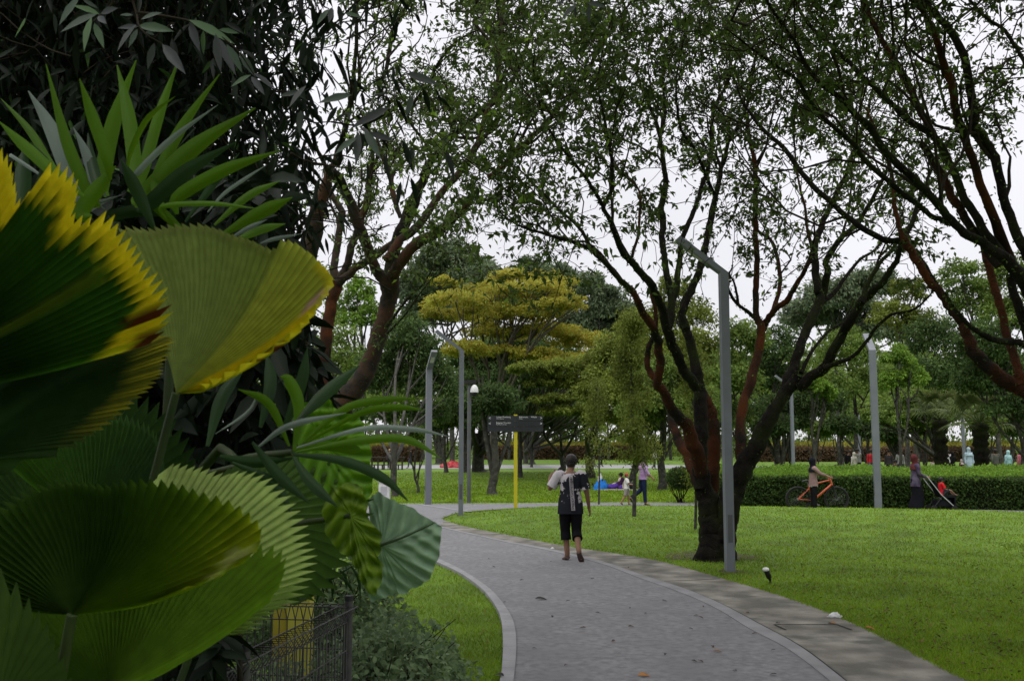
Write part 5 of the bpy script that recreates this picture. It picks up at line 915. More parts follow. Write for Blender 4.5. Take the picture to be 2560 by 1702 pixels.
# ============================================================ lamp posts
m_pole = pmat('grey_metal_paint', (0.13, 0.142, 0.165), (0.158, 0.17, 0.195), scale=1.5, rough=.5, spec=.4, bump=.05)
m_pole_d = pmat('dark_grey_metal', (0.075, 0.08, 0.085), (0.10, 0.105, 0.11), scale=3, rough=.5)
m_steel = pmat('pale_steel', (0.45, 0.46, 0.48), rough=.4)
m_black = pmat('black_plastic', (0.012, 0.012, 0.013), (0.02, 0.02, 0.02), rough=.5)
m_white = pmat('white_plastic', (0.7, 0.7, 0.7), rough=.35, spec=.5)
m_lens = pmat('lamp_lens', (0.5, 0.5, 0.46), rough=.3)
def lamp(p, az, label, H=4.45, arm=.8, cable=False, z0=0.0):
    """square-section post whose top bends over; az = heading of the bent arm"""
    o = thing('lamp_post', label, 'lamp post', (p[0], p[1], z0), 'angled grey lamp posts', rz=az, local=True)
    a = MB(); h1, h2 = .06, .095; box(a, (-h1, -h2, 0), (h1, h2, H)); a.build('post', m_pole, o)
    b = MB(); el = R(37); d = np.array((math.cos(el), 0, math.sin(el))); u = np.array((-math.sin(el), 0, math.cos(el))); s = np.array((0, 1, 0)); c = np.array((0, 0, H))
    V = [np.array((-h1, y, H)) for y in (-h2, h2)] + [np.array((h1, y, H)) for y in (-h2, h2)] + [c + d * (arm + h1) + u * .055 + s * y for y in (-h2, h2)] + [c + d * (arm + h1 + .02) - u * .04 + s * y for y in (-h2, h2)]
    b.add(V, [(0, 4, 5, 1), (2, 3, 7, 6), (4, 6, 7, 5), (0, 2, 6, 4), (1, 5, 7, 3)], 0, False); b.build('arm', m_pole, o)
    e_ = MB(); rot = roty(-el); c2 = c + d * (arm * .62) - u * .035; box(e_, c2 + [-.13, -.06, -.012], c2 + [.13, .06, .006], rot=rot, piv=c2); e_.build('light_panel', m_lens, o)
    f = MB(); box(f, (-.10, -.14, -.02), (.10, .14, .012)); [tube(f, [(x, y, .012), (x, y, .04)], .012, 6) for x in (-.08, .08) for y in (-.115, .115)]; f.build('base_plate', m_pole_d, o)
    g2 = MB(); box(g2, (-.035, -h2 - .004, .45), (.035, -h2 + .001, .85)); box(g2, (-.035, h2 - .001, .45), (.035, h2 + .004, .85)); g2.build('access_panel', m_pole_d, o)
    if cable:
        g = MB(); pts = [(-h1 * 0 + .01 * math.sin(z * 7) - .02, -h2 - .008, z) for z in np.linspace(2.0, 1.45, 6)] + [(.02 + .03 * math.sin(z * 5), -h2 - .008, z) for z in np.linspace(1.35, .1, 12)]
        g_ = catmull(pts, 40); tube(g, g_, .006, 5); g.build('cable', m_black, o)
    return o
pF = G(1825, 1432); lamp(pF, math.pi, 'nearest tall grey lamp post, standing in front of the many-stemmed tree', cable=True)
lamp(G(1152, 1290), math.pi, 'grey lamp post at the path fork with its arm bent to the left', H=4.42)
lamp(G(1070, 1262), R(-72), 'grey lamp post left of the path fork with its arm bent towards us', H=4.3)
lamp(G(2196, 1278), R(84), 'grey lamp post in front of the hedge between cyclist and stroller', H=4.62)
lamp((P(1983, 1155, 44)[0], 44, 0), math.pi, 'pale grey lamp post behind the hedge beside the black V-shaped trunk', H=4.4)
lamp((P(2150, 1150, 85)[0], 85, 0), R(90), 'small distant lamp post in the crowd left of the hedge lamp post', H=4.4)
lamp((P(2411, 1150, 66)[0], 66, 0), R(90), 'pale distant lamp post beside the person in the pale blue robe', H=4.6)
# camera pole
b = G(1172, 1258); o = thing('camera_pole', 'grey pole carrying a white dome camera, behind the fork lamp post', 'camera pole', b)
mb = MB(); tube(mb, [b, b + [0, 0, 3.85]], .065, 14); mb.build('pole', m_pole_d, o)
mb = MB(); t = b + [0, 0, 3.95]; box(mb, t + [-.18, -.12, -.06], t + [.22, .12, .06]); mb.build('bracket', m_black, o)
mb = MB(); c = b + [.17, -.1, 3.62]; ball(mb, c, (.135, .135, .24), 18, 9, zlo=0.0); tube(mb, [c + [0, 0, -.02], c + [0, 0, .005]], .135, 18); mb.build('dome_housing', m_white, o)
mb = MB(); ball(mb, c - [0, 0, .02], (.105, .105, .14), 16, 8, zhi=0); mb.build('dome_lens', m_black, o)
mb = MB(); tube(mb, [b, b + [0, 0, .02]], .14, 14); mb.build('base_plate', m_pole_d, o); done(o)
# direction sign
b = G(1289, 1271); Ys = b[1]; o = thing('direction_sign', 'black finger sign with white lettering on a bright yellow post', 'sign', b)
m_yel2 = pmat('yellow_post_paint', (0.50, 0.43, 0.02), (0.44, 0.38, 0.02), scale=2, rough=.55); m_board = pmat('sign_board', (0.018, 0.02, 0.024), (0.026, 0.028, 0.034), scale=3, rough=.55)
def zs(py): return P(1289, py, Ys)[2]
mb = MB(); box(mb, (b[0] - .055, Ys - .055, 0), (b[0] + .055, Ys + .055, zs(1036))); mb.build('post', m_yel2, o)
x0, x1 = P(1219, 1050, Ys)[0], P(1357, 1050, Ys)[0]; zt = [zs(1039), zs(1052.3), zs(1053.1), zs(1065.7), zs(1066.5), zs(1078.5)]
m_txt = pmat('sign_lettering', (0.62, 0.63, 0.65), rough=.6)
def text(body, loc, size, rot=(math.pi / 2, 0, 0), al='LEFT', m=None, parent=None, org=None, name='lettering', ext=.002, sx=1.0):
    c = bpy.data.curves.new(name, 'FONT'); c.body = body; c.size = size; c.align_x = al; c.extrude = ext; t = bpy.data.objects.new(name, c); sc.collection.objects.link(t)
    dg = bpy.context.evaluated_depsgraph_get(); me = bpy.data.meshes.new_from_object(t.evaluated_get(dg)); bpy.data.objects.remove(t); q = bpy.data.objects.new(name, me); sc.collection.objects.link(q)
    me.materials.clear(); me.materials.append(m); q.location = np.array(loc, float) - (np.array(org) if org is not None else 0); q.rotation_euler = rot; q.scale = (sx, 1, 1); q.parent = parent; return q
for k in range(3):
    mb = MB(); box(mb, (x0, Ys - .075, zt[2 * k + 1]), (x1, Ys - .058, zt[2 * k])); bd = mb.build('board', m_board, o)
    yF = Ys - .079; H_ = zt[2 * k] - zt[2 * k + 1]; z1 = zt[2 * k]
    if k < 2:
        for q, xx in (('<', x0 + .03), ('>', x1 - .09)): text(q, (xx, yF, z1 - H_ * .72), .13, m=m_txt, parent=bd, org=b)
    if k == 0:
        text('Laman Rumbiang', (x0 + .27, yF, z1 - .062), .072, m=m_txt, parent=bd, org=b, sx=.86); text('Palm Garden', (x0 + .27, yF, z1 - .105), .042, m=m_txt, parent=bd, org=b)
        text('Apartments', (x1 - .72, yF, z1 - .062), .072, m=m_txt, parent=bd, org=b, sx=.8); text('Taman', (x1 - .72, yF, z1 - .105), .042, m=m_txt, parent=bd, org=b)
        text('Wheels', (x1 - .36, yF, z1 - .062), .072, m=m_txt, parent=bd, org=b, sx=.8)
    if k == 1:
        text('Bangunan Thiwanipu', (x0 + .26, yF, z1 - .062), .066, m=m_txt, parent=bd, org=b, sx=.8); text('Building Thiwanipu', (x0 + .26, yF, z1 - .105), .042, m=m_txt, parent=bd, org=b)
done(o)
# white cabinet, picnic table, garden spotlight
a, c = P(946, 1262, 30), P(972, 1262, 30); o = thing('white_cabinet', 'small white electrical cabinet beyond the path, beside the arching leaves', 'cabinet', ((a[0] + c[0]) / 2, 30, 0)); zt_ = P(955, 1203, 30)[2]
mb = MB(); box(mb, (a[0], 30, 0.05), (c[0], 30.35, zt_)); mb.build('body', m_white, o); mb = MB(); box(mb, (a[0] - .03, 29.96, zt_), (c[0] + .03, 30.39, zt_ + .04)); mb.build('lid', m_white, o)
mb = MB(); box(mb, (a[0] + .06, 29.985, zt_ * .5), (c[0] - .06, 29.998, zt_ * .82)); mb.build('door_panel', m_steel, o); mb = MB(); box(mb, (a[0] - .04, 29.95, 0), (c[0] + .04, 30.4, .05)); mb.build('plinth', m_kerb, o); done(o)
Y = 80; o = thing('picnic_table', 'long dark picnic table with many legs at far left beyond the lawn', 'table', (P(965, 1170, Y)[0], Y, 0)); xa, xb = P(925, 1140, Y)[0], P(1010, 1140, Y)[0]
m_wood = pmat('dark_timber', (0.03, 0.025, 0.02), rough=.8); mb = MB(); box(mb, (xa, Y, .92), (xb, Y + .9, 1.0)); mb.build('table_top', m_wood, o)
for x in np.linspace(xa + .15, xb - .15, 6): mb = MB(); box(mb, (x - .06, Y + .05, 0), (x + .06, Y + .2, .917)); mb.build('leg', m_wood, o)
mb = MB(); box(mb, (xa, Y - .5, .35), (xb, Y - .2, .41)); [box(mb, (x - .05, Y - .4, 0), (x + .05, Y - .3, .348)) for x in np.linspace(xa + .4, xb - .4, 4)]; mb.build('bench', m_wood, o); done(o)
b = G(1926, 1463); o = thing('garden_spotlight', 'small black garden spotlight with a white glass face in the grass', 'spotlight', b)
mb = MB(); tube(mb, [b - [0, 0, .03], b + [0, 0, .07]], .014, 8); mb.build('spike', m_black, o)
mb = MB(); h0, h1_ = b + [0, 0, .07], b + [-.055, -.02, .20]; tube(mb, [h0, h0 + (h1_ - h0) * .2, h0 + (h1_ - h0) * .25, h1_], [.018, .022, .034, .038], 14); mb.build('housing', m_black, o)
mb = MB(); ball(mb, h1_ + [-.006, -.002, .014], (.046, .046, .03), 14, 8); mb.build('glass_face', m_white, o); done(o)
# ============================================================ people
def skin_mat(n, c): return pmat(n, c, tuple(.85 * a for a in c), scale=6, rough=.55)
m_skin = skin_mat('skin', (0.30, 0.165, 0.105)); m_skin2 = skin_mat('skin_brown', (0.20, 0.105, 0.065)); m_hair = pmat('hair_black', (0.010, 0.008, 0.007), (0.02, 0.016, 0.014), scale=40, rough=.5, bump=.5, bscale=90)
_cl = {}
def cloth(c, c2=None, sc_=6):
    k = (c, c2)
    if k not in _cl: _cl[k] = pmat('fabric', c, c2 or tuple(.75 * a for a in c), scale=sc_, rough=.95, bump=.5, bscale=18, spec=.05)
    return _cl[k]
def etube(mb, pts, rx, ry, xref=(1, 0, 0), sides=14, mi=0, cap=True, n=None):
    p = catmull(pts, n) if n else np.asarray(pts, float); m = len(p); k = np.linspace(0, 1, m)
    rx = np.interp(k, np.linspace(0, 1, len(rx)), rx) if np.ndim(rx) else np.full(m, rx); ry = np.interp(k, np.linspace(0, 1, len(ry)), ry) if np.ndim(ry) else np.full(m, ry)
    t = nrm(np.gradient(p, axis=0)); a = nrm(np.array(xref, float) - t * (t @ np.array(xref, float))[:, None]); b = np.cross(t, a); th = np.linspace(0, 2 * math.pi, sides, endpoint=False)
    V = p[:, None] + rx[:, None, None] * np.cos(th)[None, :, None] * a[:, None] + ry[:, None, None] * np.sin(th)[None, :, None] * b[:, None]
    i = np.arange(m - 1)[:, None] * sides; j = np.arange(sides)[None]; j2 = (j + 1) % sides
    mb.add(V.reshape(-1, 3), np.stack([i + j, i + j2, i + sides + j2, i + sides + j], -1).reshape(-1, 4), mi)
    if cap:
        mb.add(V[0], np.arange(sides)[::-1][None], mi, False); mb.add(V[-1], np.arange(sides)[None], mi, False)
JD = dict(pel=(0, 0, .95), spi=(0, 0, 1.12), che=(0, .01, 1.30), nec=(0, 0, 1.43), jaw=(0, .02, 1.515), cra=(0, .005, 1.61), shL=(-.165, 0, 1.385), elL=(-.215, -.01, 1.10), wrL=(-.23, .05, .86), haL=(-.235, .07, .80), shR=(.165, 0, 1.385), elR=(.215, -.01, 1.10), wrR=(.23, .05, .86), haR=(.235, .07, .80),
 hiL=(-.085, 0, .92), knL=(-.095, .01, .50), anL=(-.10, -.01, .09), toL=(-.11, .13, .03), hiR=(.085, 0, .92), knR=(.095, .01, .50), anR=(.10, -.01, .09), toR=(.11, .13, .03))
RAD = dict(pel=(.13, .105), spi=(.115, .09), che=(.13, .10), nec=(.052, .055), jaw=(.058, .068), cra=(.078, .094), sh=(.055, .055), el=(.040, .040), wr=(.027, .023), ha=(.034, .018), hi=(.088, .09), kn=(.056, .056), an=(.038, .04), to=(.038, .026))
ED = [('pel', 'spi'), ('spi', 'che'), ('che', 'nec'), ('nec', 'jaw'), ('jaw', 'cra')] + [(a + s, b + s) for s in 'LR' for a, b in (('sh', 'el'), ('el', 'wr'), ('wr', 'ha'), ('hi', 'kn'), ('kn', 'an'), ('an', 'to'))] + [('che', 'shL'), ('che', 'shR'), ('pel', 'hiL'), ('pel', 'hiR')]
def body_mesh(J, S, m, o, fingers=True, girth=1.0):
    names = list(J); me = bpy.data.meshes.new('body'); me.from_pydata([tuple(np.array(J[k]) * S) for k in names], [(names.index(a), names.index(b)) for a, b in ED], [])
    t = bpy.data.objects.new('body', me); sc.collection.objects.link(t); sk = t.modifiers.new('skin', 'SKIN'); sk.use_smooth_shade = True; sv = me.skin_vertices[0].data
    for i, k in enumerate(names):
        r = RAD.get(k) or RAD[k[:2]]; sv[i].radius = (r[0] * S * girth, r[1] * S * girth); sv[i].use_root = k == 'pel'
    ss = t.modifiers.new('sub', 'SUBSURF'); ss.levels = ss.render_levels = 2; dg = bpy.context.evaluated_depsgraph_get(); dg.update()
    ev = bpy.data.meshes.new_from_object(t.evaluated_get(dg)); bpy.data.objects.remove(t); mb = MB(); co = np.zeros(len(ev.vertices) * 3); ev.vertices.foreach_get('co', co); co = co.reshape(-1, 3)
    q4 = [tuple(p.vertices) for p in ev.polygons if len(p.vertices) == 4]; q3 = [tuple(p.vertices) for p in ev.polygons if len(p.vertices) == 3]
    mb.V.append(co); mb.C.append(np.ones_like(co)); mb.n = len(co)
    if q4: mb.Fc.append((np.array(q4), 0, True))
    if q3: mb.Fc.append((np.array(q3), 0, True))
    bpy.data.meshes.remove(ev)
    cr_ = np.array(J['cra']) * S; jw = np.array(J['jaw']) * S; up = nrm(cr_ - jw); f = nrm(np.array(J.get('_face', (0, 1, 0)), float)); sd = np.cross(f, up)
    ball(mb, cr_ - up * .045 * S + f * .097 * S, np.array((.011, .016, .018)) * S, 8, 6); ball(mb, jw + f * .07 * S - up * .005 * S, np.array((.028, .02, .022)) * S, 10, 6)
    for s in (-1, 1): ball(mb, cr_ - up * .035 * S + sd * s * .078 * S, np.array((.014, .022, .032)) * S, 8, 6); ball(mb, cr_ - up * .02 * S + f * .086 * S + sd * s * .03 * S, np.array((.014, .010, .009)) * S, 8, 5)
    if fingers:
        for s in 'LR':
            w_, h = np.array(J['wr' + s]) * S, np.array(J['ha' + s]) * S; d = nrm(h - w_); rf = np.array((0, 1, 0)) if abs(d[1]) < .8 else np.array((0, 0, 1)); ac = nrm(rf - d * (d @ rf)); pn = np.cross(d, ac) * (1 if s == 'L' else -1)
            for k, (off, ln) in enumerate(((.024, .066), (.008, .075), (-.008, .07), (-.023, .055))):
                b0 = h + ac * off * S; tube(mb, catmull([b0, b0 + d * ln * S * .5 + pn * .006 * S, b0 + d * ln * S * .85 + pn * .03 * S], 6), np.linspace(.010, .007, 6) * S, 6)
            b0 = (w_ + h) / 2 + ac * .022 * S; tube(mb, catmull([b0, b0 + (d * .02 + ac * .022) * S, b0 + (d * .055 + ac * .026 + pn * .012) * S], 6), np.linspace(.012, .008, 6) * S, 6)
    return mb.build('body', m, o)
def person(label, loc, az, h=1.65, J=None, top=(.5, .5, .5), bottom=(.05, .05, .08), legs='trousers', sleeve=1.0, head='hair', headc=(.02, .02, .02), skin=None, shoe=(.03, .03, .03), top2=None, fingers=False, group=None, girth=1.0, long_top=0.0, cat='person', hem=None):
    S = h / 1.70; Jd = dict(JD); Jd.update(J or {}); face = Jd.pop('_face', (0, 1, 0)); Jb = {k: v for k, v in Jd.items()}
    o = thing('person', label, cat, loc, group, rz=az, local=True); J2 = dict(Jb); A = {k: np.array(v) * S for k, v in Jb.items()}
    RADm = m_skin if skin is None else skin; Jb2 = dict(Jb)
    bm_ = body_mesh_face(Jb2, face, S, RADm, o, fingers, girth); f = nrm(np.array(face, float)); up = nrm(A['cra'] - A['jaw']); g = girth
    mt = cloth(top, top2); mb = MB(); dn = nrm(A['pel'] - A['spi']); pel = A['pel'] + dn * long_top * S
    sx_ = nrm(A['shR'] - A['shL'])
    etube(mb, [pel + dn * .06 * S, A['pel'], A['spi'], A['che'], A['che'] * .45 + A['nec'] * .55, A['nec'] - up * .0], np.array([.192, .180, .150, .172, .155, .066]) * S * g, np.array([.142, .134, .116, .125, .095, .066]) * S * g, sx_, 18, n=18)
    for s in 'LR':
        sh, el, wr = A['sh' + s], A['el' + s], A['wr' + s]; e_ = el + (wr - el) * max(0, (sleeve - .5) * 2) * .95 if sleeve > .5 else sh + (el - sh) * sleeve * 2
        pts = [A['che'] * .35 + sh * .65 + up * .005, sh, (sh + el) / 2, el, e_] if sleeve > .5 else [A['che'] * .35 + sh * .65, sh, (sh + e_) / 2, e_]
        etube(mb, pts, np.array([.075, .073, .064, .056, .045]) * S * g if sleeve > .5 else np.array([.078, .076, .074, .076]) * S * g, np.array([.075, .073, .064, .056, .045]) * S * g if sleeve > .5 else np.array([.078, .076, .074, .076]) * S * g, (0, .3, 1) if abs(nrm(el - sh)[2]) < .7 else (0, 1, 0), 12, n=10)
    mb.build('shirt' if long_top < .3 else 'robe', mt, o)
    if hem: mb = MB(); etube(mb, [pel + dn * .045 * S, pel + dn * .085 * S], .162 * S, .132 * S, sx_, 18); mb.build('hem', cloth(hem), o)
    mb = MB()
    if legs == 'skirt':
        bt = (A['anL'] + A['anR']) / 2; kn = (A['knL'] + A['knR']) / 2
        etube(mb, [A['pel'] + [0, 0, .08 * S], A['pel'] - [0, 0, .03], kn, bt + [0, 0, -.02 * S]], np.array([.135, .155, .19, .24]) * S, np.array([.11, .14, .18, .22]) * S, sx_, 18, n=12); mb.build('skirt', cloth(bottom), o)
    elif legs != 'none':
        etube(mb, [A['pel'] + nrm(A['spi'] - A['pel']) * .1 * S, A['pel'], A['pel'] - nrm(A['spi'] - A['pel']) * .08 * S], np.array([.13, .14, .135]) * S * g, np.array([.105, .118, .11]) * S * g, sx_, 16, n=6)
        for s in 'LR':
            hi, kn, an = A['hi' + s], A['kn' + s], A['an' + s]; ft = {'trousers': .93, 'capri': .25, 'shorts': -.12, 'cropped': .38}[legs]
            e_ = kn + (an - kn) * ft if ft > 0 else kn + (hi - kn) * -ft; pts = [hi + [0, 0, .02 * S], (hi + kn) / 2, kn, e_] if ft > 0 else [hi + [0, 0, .02 * S], (hi + kn) / 2, e_]
            wl = [.090, .088, .072, .058 if ft > .8 else .078] if ft > 0 else [.10, .096, .09]; etube(mb, pts, np.array(wl) * S * g, np.array(wl) * S * g, (1, 0, 0), 14, n=14)
        mb.build('trousers' if legs == 'trousers' else 'shorts', cloth(bottom), o)
    cra = A['cra']; m_h = m_hair if head == 'hair' else cloth(headc)
    mb = MB()
    if head in ('hair', 'long_hair'):
        ball(mb, cra + up * .012 * S - f * .014 * S, np.array((.094, .107, .098)) * S, 18, 12, zlo=-.45); ball(mb, cra - f * .03 * S - up * .04 * S, np.array((.082, .075, .085)) * S, 14, 8)
        rg = np.random.default_rng(int(abs(loc[0]) * 100)); n_ = 260; d_ = rdir(rg, n_); d_[:, 2] = np.abs(d_[:, 2]) - .25; p_ = cra + d_ * np.array((.092, .105, .096)) * S
        leaves(mb, p_, nrm(d_ * .35 + rdir(rg, n_) * .4 + [0, 0, -.5]), d_, .055 * S, .014 * S); mb.build('hair', m_hair, o)
    elif head == 'cap':
        ball(mb, cra + up * .02 * S, np.array((.092, .105, .09)) * S, 16, 8, zlo=0); ball(mb, cra + up * .02 * S + f * .1 * S, np.array((.06, .07, .012)) * S, 10, 6); mb.build('cap', m_h, o); mb = MB(); ball(mb, cra - f * .02 * S - up * .02 * S, np.array((.086, .09, .09)) * S, 14, 8, zhi=.3); mb.build('hair', m_hair, o)
    else:
        ball(mb, cra + up * .005 * S - f * .018 * S, np.array((.10, .108, .112)) * S, 18, 10); nk = A['nec']
        etube(mb, [cra - f * .028 * S - up * .03 * S, A['jaw'] - f * .025 * S - up * .03 * S, nk - up * .01 * S, nk * .5 + A['che'] * .5 + f * .0, A['che'] - up * .03 * S], np.array([.098, .092, .105, .175, .20]) * S * g, np.array([.10, .088, .10, .135, .15]) * S * g, sx_, 18, n=14); mb.build('headscarf', m_h, o)
    for s in 'LR':
        mb = MB(); an, to = A['an' + s], A['to' + s]; c = (an + to) / 2; d = nrm(to - an); etube(mb, [an - d * .03 * S - [0, 0, .03 * S], c - [0, 0, .02 * S], to - [0, 0, .0], to + d * .05 * S], np.array([.036, .045, .05, .03]) * S, np.array([.03, .03, .025, .015]) * S, (1, 0, 0), 12, n=8); mb.build('shoe', cloth(shoe), o)
    return o, A, S
def body_mesh_face(J, face, S, m, o, fingers, girth): J = dict(J); names = J; fc = face; J2 = {k: v for k, v in J.items()}; globals()['_fc'] = fc; return _bm(J2, fc, S, m, o, fingers, girth)
def _bm(J, fc, S, m, o, fingers, girth):
    class D(dict): pass
    d = D(J); d.get = lambda k, dflt=None: fc if k == '_face' else dict.get(d, k, dflt); return body_mesh(d, S, m, o, fingers, girth)
# ---- the walking man, seen from behind; steps on his left foot, right heel lifted
mloc = G(1427, 1405)
Jm = dict(pel=(0, 0, .95), spi=(.0, .01, 1.11), che=(0, .02, 1.30), nec=(.005, .04, 1.43), jaw=(.02, .075, 1.50), cra=(.025, .075, 1.60), shL=(-.185, .02, 1.37), elL=(-.335, .02, 1.13), wrL=(-.315, .13, 1.34), haL=(-.26, .15, 1.395), shR=(.185, .02, 1.37), elR=(.265, -.02, 1.08), wrR=(.30, .04, .84), haR=(.315, .06, .775),
 hiL=(-.09, 0, .91), knL=(-.08, .07, .50), anL=(-.05, .05, .095), toL=(-.085, .19, .035), hiR=(.09, -.02, .91), knR=(.095, .02, .49), anR=(.115, -.25, .19), toR=(.155, -.17, .06), _face=(.35, .93, .05))
o, A, S = person('young man in black and white printed T-shirt and black shorts walking away on the path', mloc, 0.0, 1.72, Jm, top=(.018, .018, .022), legs='cropped', bottom=(.010, .010, .012), sleeve=.40, head='hair', skin=m_skin2, shoe=(.10, .07, .06), fingers=True, long_top=.135, girth=1.08)
# printed shirt: pale cloud-like panels on the shoulders and flanks and a lettered band down the back
mt = bpy.data.materials.new('printed_shirt'); mt.use_nodes = True; nt = mt.node_tree; N, L = nt.nodes.new, nt.links.new; bs = nt.nodes['Principled BSDF']; bs.inputs['Roughness'].default_value = .95; bs.inputs['Specular IOR Level'].default_value = .05
tc = N('ShaderNodeTexCoord'); ns = N('ShaderNodeTexNoise'); ns.inputs['Scale'].default_value = 10; ns.inputs['Detail'].default_value = 9; ns.inputs['Roughness'].default_value = .65; L(tc.outputs['Object'], ns.inputs[0]); sp = N('ShaderNodeSeparateXYZ'); L(tc.outputs['Object'], sp.inputs[0])
def mth(op, a, b):
    m = N('ShaderNodeMath'); m.operation = op
    for i, v in enumerate((a, b)):
        if isinstance(v, (int, float)): m.inputs[i].default_value = v
        else: L(v, m.inputs[i])
    return m.outputs[0]
left = mth('MULTIPLY', mth('SUBTRACT', -.10, sp.outputs[0]), 3.2); hi_ = mth('MULTIPLY', mth('SUBTRACT', sp.outputs[2], 1.20), 2.4); sL = mth('ADD', left, hi_)
top_ = mth('MULTIPLY', mth('SUBTRACT', sp.outputs[2], 1.40), 14.0); rt = mth('SUBTRACT', .22, mth('MULTIPLY', mth('ABSOLUTE', mth('SUBTRACT', sp.outputs[2], 1.08), 0), 3.4)); rt = mth('ADD', rt, mth('MULTIPLY', mth('SUBTRACT', sp.outputs[0], .12), 2.4))
sel = mth('MAXIMUM', mth('MAXIMUM', sL, top_), rt); v = mth('ADD', sel, mth('MULTIPLY', mth('SUBTRACT', ns.outputs[0], .5), 3.4)); mr = N('ShaderNodeMapRange'); L(v, mr.inputs[0]); mr.inputs[1].default_value = .10; mr.inputs[2].default_value = .18
mx = N('ShaderNodeMix'); mx.data_type = 'RGBA'; L(mr.outputs[0], mx.inputs[0]); mx.inputs[6].default_value = (.017, .018, .024, 1); mx.inputs[7].default_value = (.42, .39, .42, 1); L(mx.outputs[2], bs.inputs['Base Color'])
sh = [c for c in o.children if c.name.startswith('shirt')][0]; sh.data.materials[0] = mt
mb = MB(); zz = np.linspace(1.385, .83, 14) * S / 1.012; bx = np.linspace(.0, .035, 14); co = np.array([v.co[:] for v in sh.data.vertices])
def backy(x, z): w_ = np.abs(co[:, 0] - x) + np.abs(co[:, 2] - z) * .8; k = np.argsort(w_ + (co[:, 1] > 0) * 9)[:5]; return co[k, 1].min()
yy = np.array([backy(x, z) - .012 for x, z in zip(bx, zz)]); hw = .031
V = [(x + s * hw, y, z) for x, y, z in zip(bx, yy, zz) for s in (-1, 1)]; mb.add(V, [(2 * i, 2 * i + 1, 2 * i + 3, 2 * i + 2) for i in range(13)]); bnd = mb.build('back_band', cloth((.36, .33, .36)), sh)
m_ink = pmat('print_ink', (.02, .02, .025), rough=.9)
for wd_, k in (('51', 1), ('LN', 2.3), ('UNITED', 4.4), ('PLAY', 7.2), ('OF', 9.2), ('SPEED', 11.6)):
    i = int(k); text(wd_, (bx[i] + .020, yy[i] - .006, zz[i]), .052, rot=(math.pi / 2 + .03, math.pi / 2 * -1 + .06, 0), al='CENTER', m=m_ink, parent=sh, name='print', ext=.001)
done(o)
# ---- woman pushing the bicycle, bicycle
bl = G(2047, 1283); bY = 28.6
Jw = dict(elR=(.24, .16, 1.22), wrR=(.22, .45, 1.12), haR=(.21, .52, 1.09), elL=(-.24, .16, 1.22), wrL=(-.22, .45, 1.12), haL=(-.21, .52, 1.09), _face=(0, 1, .05))
o, A, S = person('girl in black headscarf and pinkish-brown blouse standing beside the orange bicycle', (P(2028, 1280, bY)[0], bY - .28, 0), R(-90), 1.52, Jw, top=(.26, .17, .165), top2=(.20, .13, .13), bottom=(.012, .012, .014), head='hijab', headc=(.012, .013, .02), sleeve=.8, fingers=True, hem=(.6, .58, .58), long_top=.06)
done(o)
o = thing('bicycle', 'orange mountain bicycle with black tyres standing on the path before the hedge', 'bicycle', (P(1996, 1280, bY)[0], bY, 0.0), rz=0, local=True); wb = 1.09; rw = .335
m_or = pmat('orange_paint', (.52, .085, .02), (.45, .07, .02), scale=3, rough=.35, spec=.5); m_tyre = pmat('tyre_rubber', (.018, .018, .018), rough=.8); m_alu = pmat('bike_steel', (.25, .25, .26), rough=.35, metal=.8)
for cx in (0, wb):
    mb = MB(); th = np.linspace(0, 2 * math.pi, 41); c = np.stack([cx + rw * np.cos(th), 0 * th, rw + rw * np.sin(th)], 1); t1 = np.linspace(0, 2 * math.pi, 8, endpoint=False)
    def ring(mb, R0, r1, mi=0, m=41):
        th = np.linspace(0, 2 * math.pi, m); V = np.array([[(cx + (R0 + r1 * math.cos(b)) * math.cos(a), r1 * math.sin(b), .36 + (R0 + r1 * math.cos(b)) * math.sin(a)) for b in t1] for a in th]).reshape(-1, 3)
        i = np.arange(m - 1)[:, None] * 8; j = np.arange(8)[None]; mb.add(V, np.stack([i + j, i + (j + 1) % 8, i + 8 + (j + 1) % 8, i + 8 + j], -1).reshape(-1, 4), mi)
    wh = MB(); tube(wh, [(cx, -.04, .36), (cx, .04, .36)], .03, 10); wo = wh.build('wheel', m_alu, o)
    mb = MB(); ring(mb, rw, .027); mb.build('tyre', m_tyre, wo); mb = MB(); ring(mb, rw - .035, .012); mb.build('rim', m_black, wo)
    mb = MB()
    for k in range(28): a = 2 * math.pi * k / 28; s = .03 * (-1) ** k; tube(mb, [(cx + .02 * math.cos(a + .5), s, .36 + .02 * math.sin(a + .5)), (cx + (rw - .035) * math.cos(a), 0, .36 + (rw - .035) * math.sin(a))], .0016, 3)
    mb.build('spokes', m_alu, wo)
bbk, ht, hb, stp = (.43, 0, .33), (.93, 0, .90), (.97, 0, .78), (.30, 0, .74)
mb = MB()
tube(mb, [bbk, hb], .03, 10); tube(mb, [stp, ht], .022, 10); tube(mb, [bbk, stp], .019, 10); tube(mb, [ht + np.array((-.02, 0, .04)) * 1, hb + np.array((.01, 0, -.02))], .028, 10)
for s in (-1, 1): tube(mb, [(bbk[0], .04 * s, bbk[2]), (0, .06 * s, .36)], .011, 6); tube(mb, [(.32, .03 * s, .66), (0, .06 * s, .36)], .010, 6)
mb.build('frame', m_or, o)
mb = MB()
for s in (-1, 1): tube(mb, [(.99, .055 * s, .74), (wb, .06 * s, .36)], .016, 8)
tube(mb, [(.98, -.06, .74), (.98, .06, .74)], .02, 8); mb.build('fork', m_black, o)
mb = MB(); tube(mb, catmull([(.90, -.32, 1.03), (.94, -.12, 1.02), (.95, 0, 1.0), (.94, .12, 1.02), (.90, .32, 1.03)], 16), .012, 8); tube(mb, [(.91, 0, .94), (.95, 0, 1.01)], .017, 8); mb.build('handlebar', m_black, o)
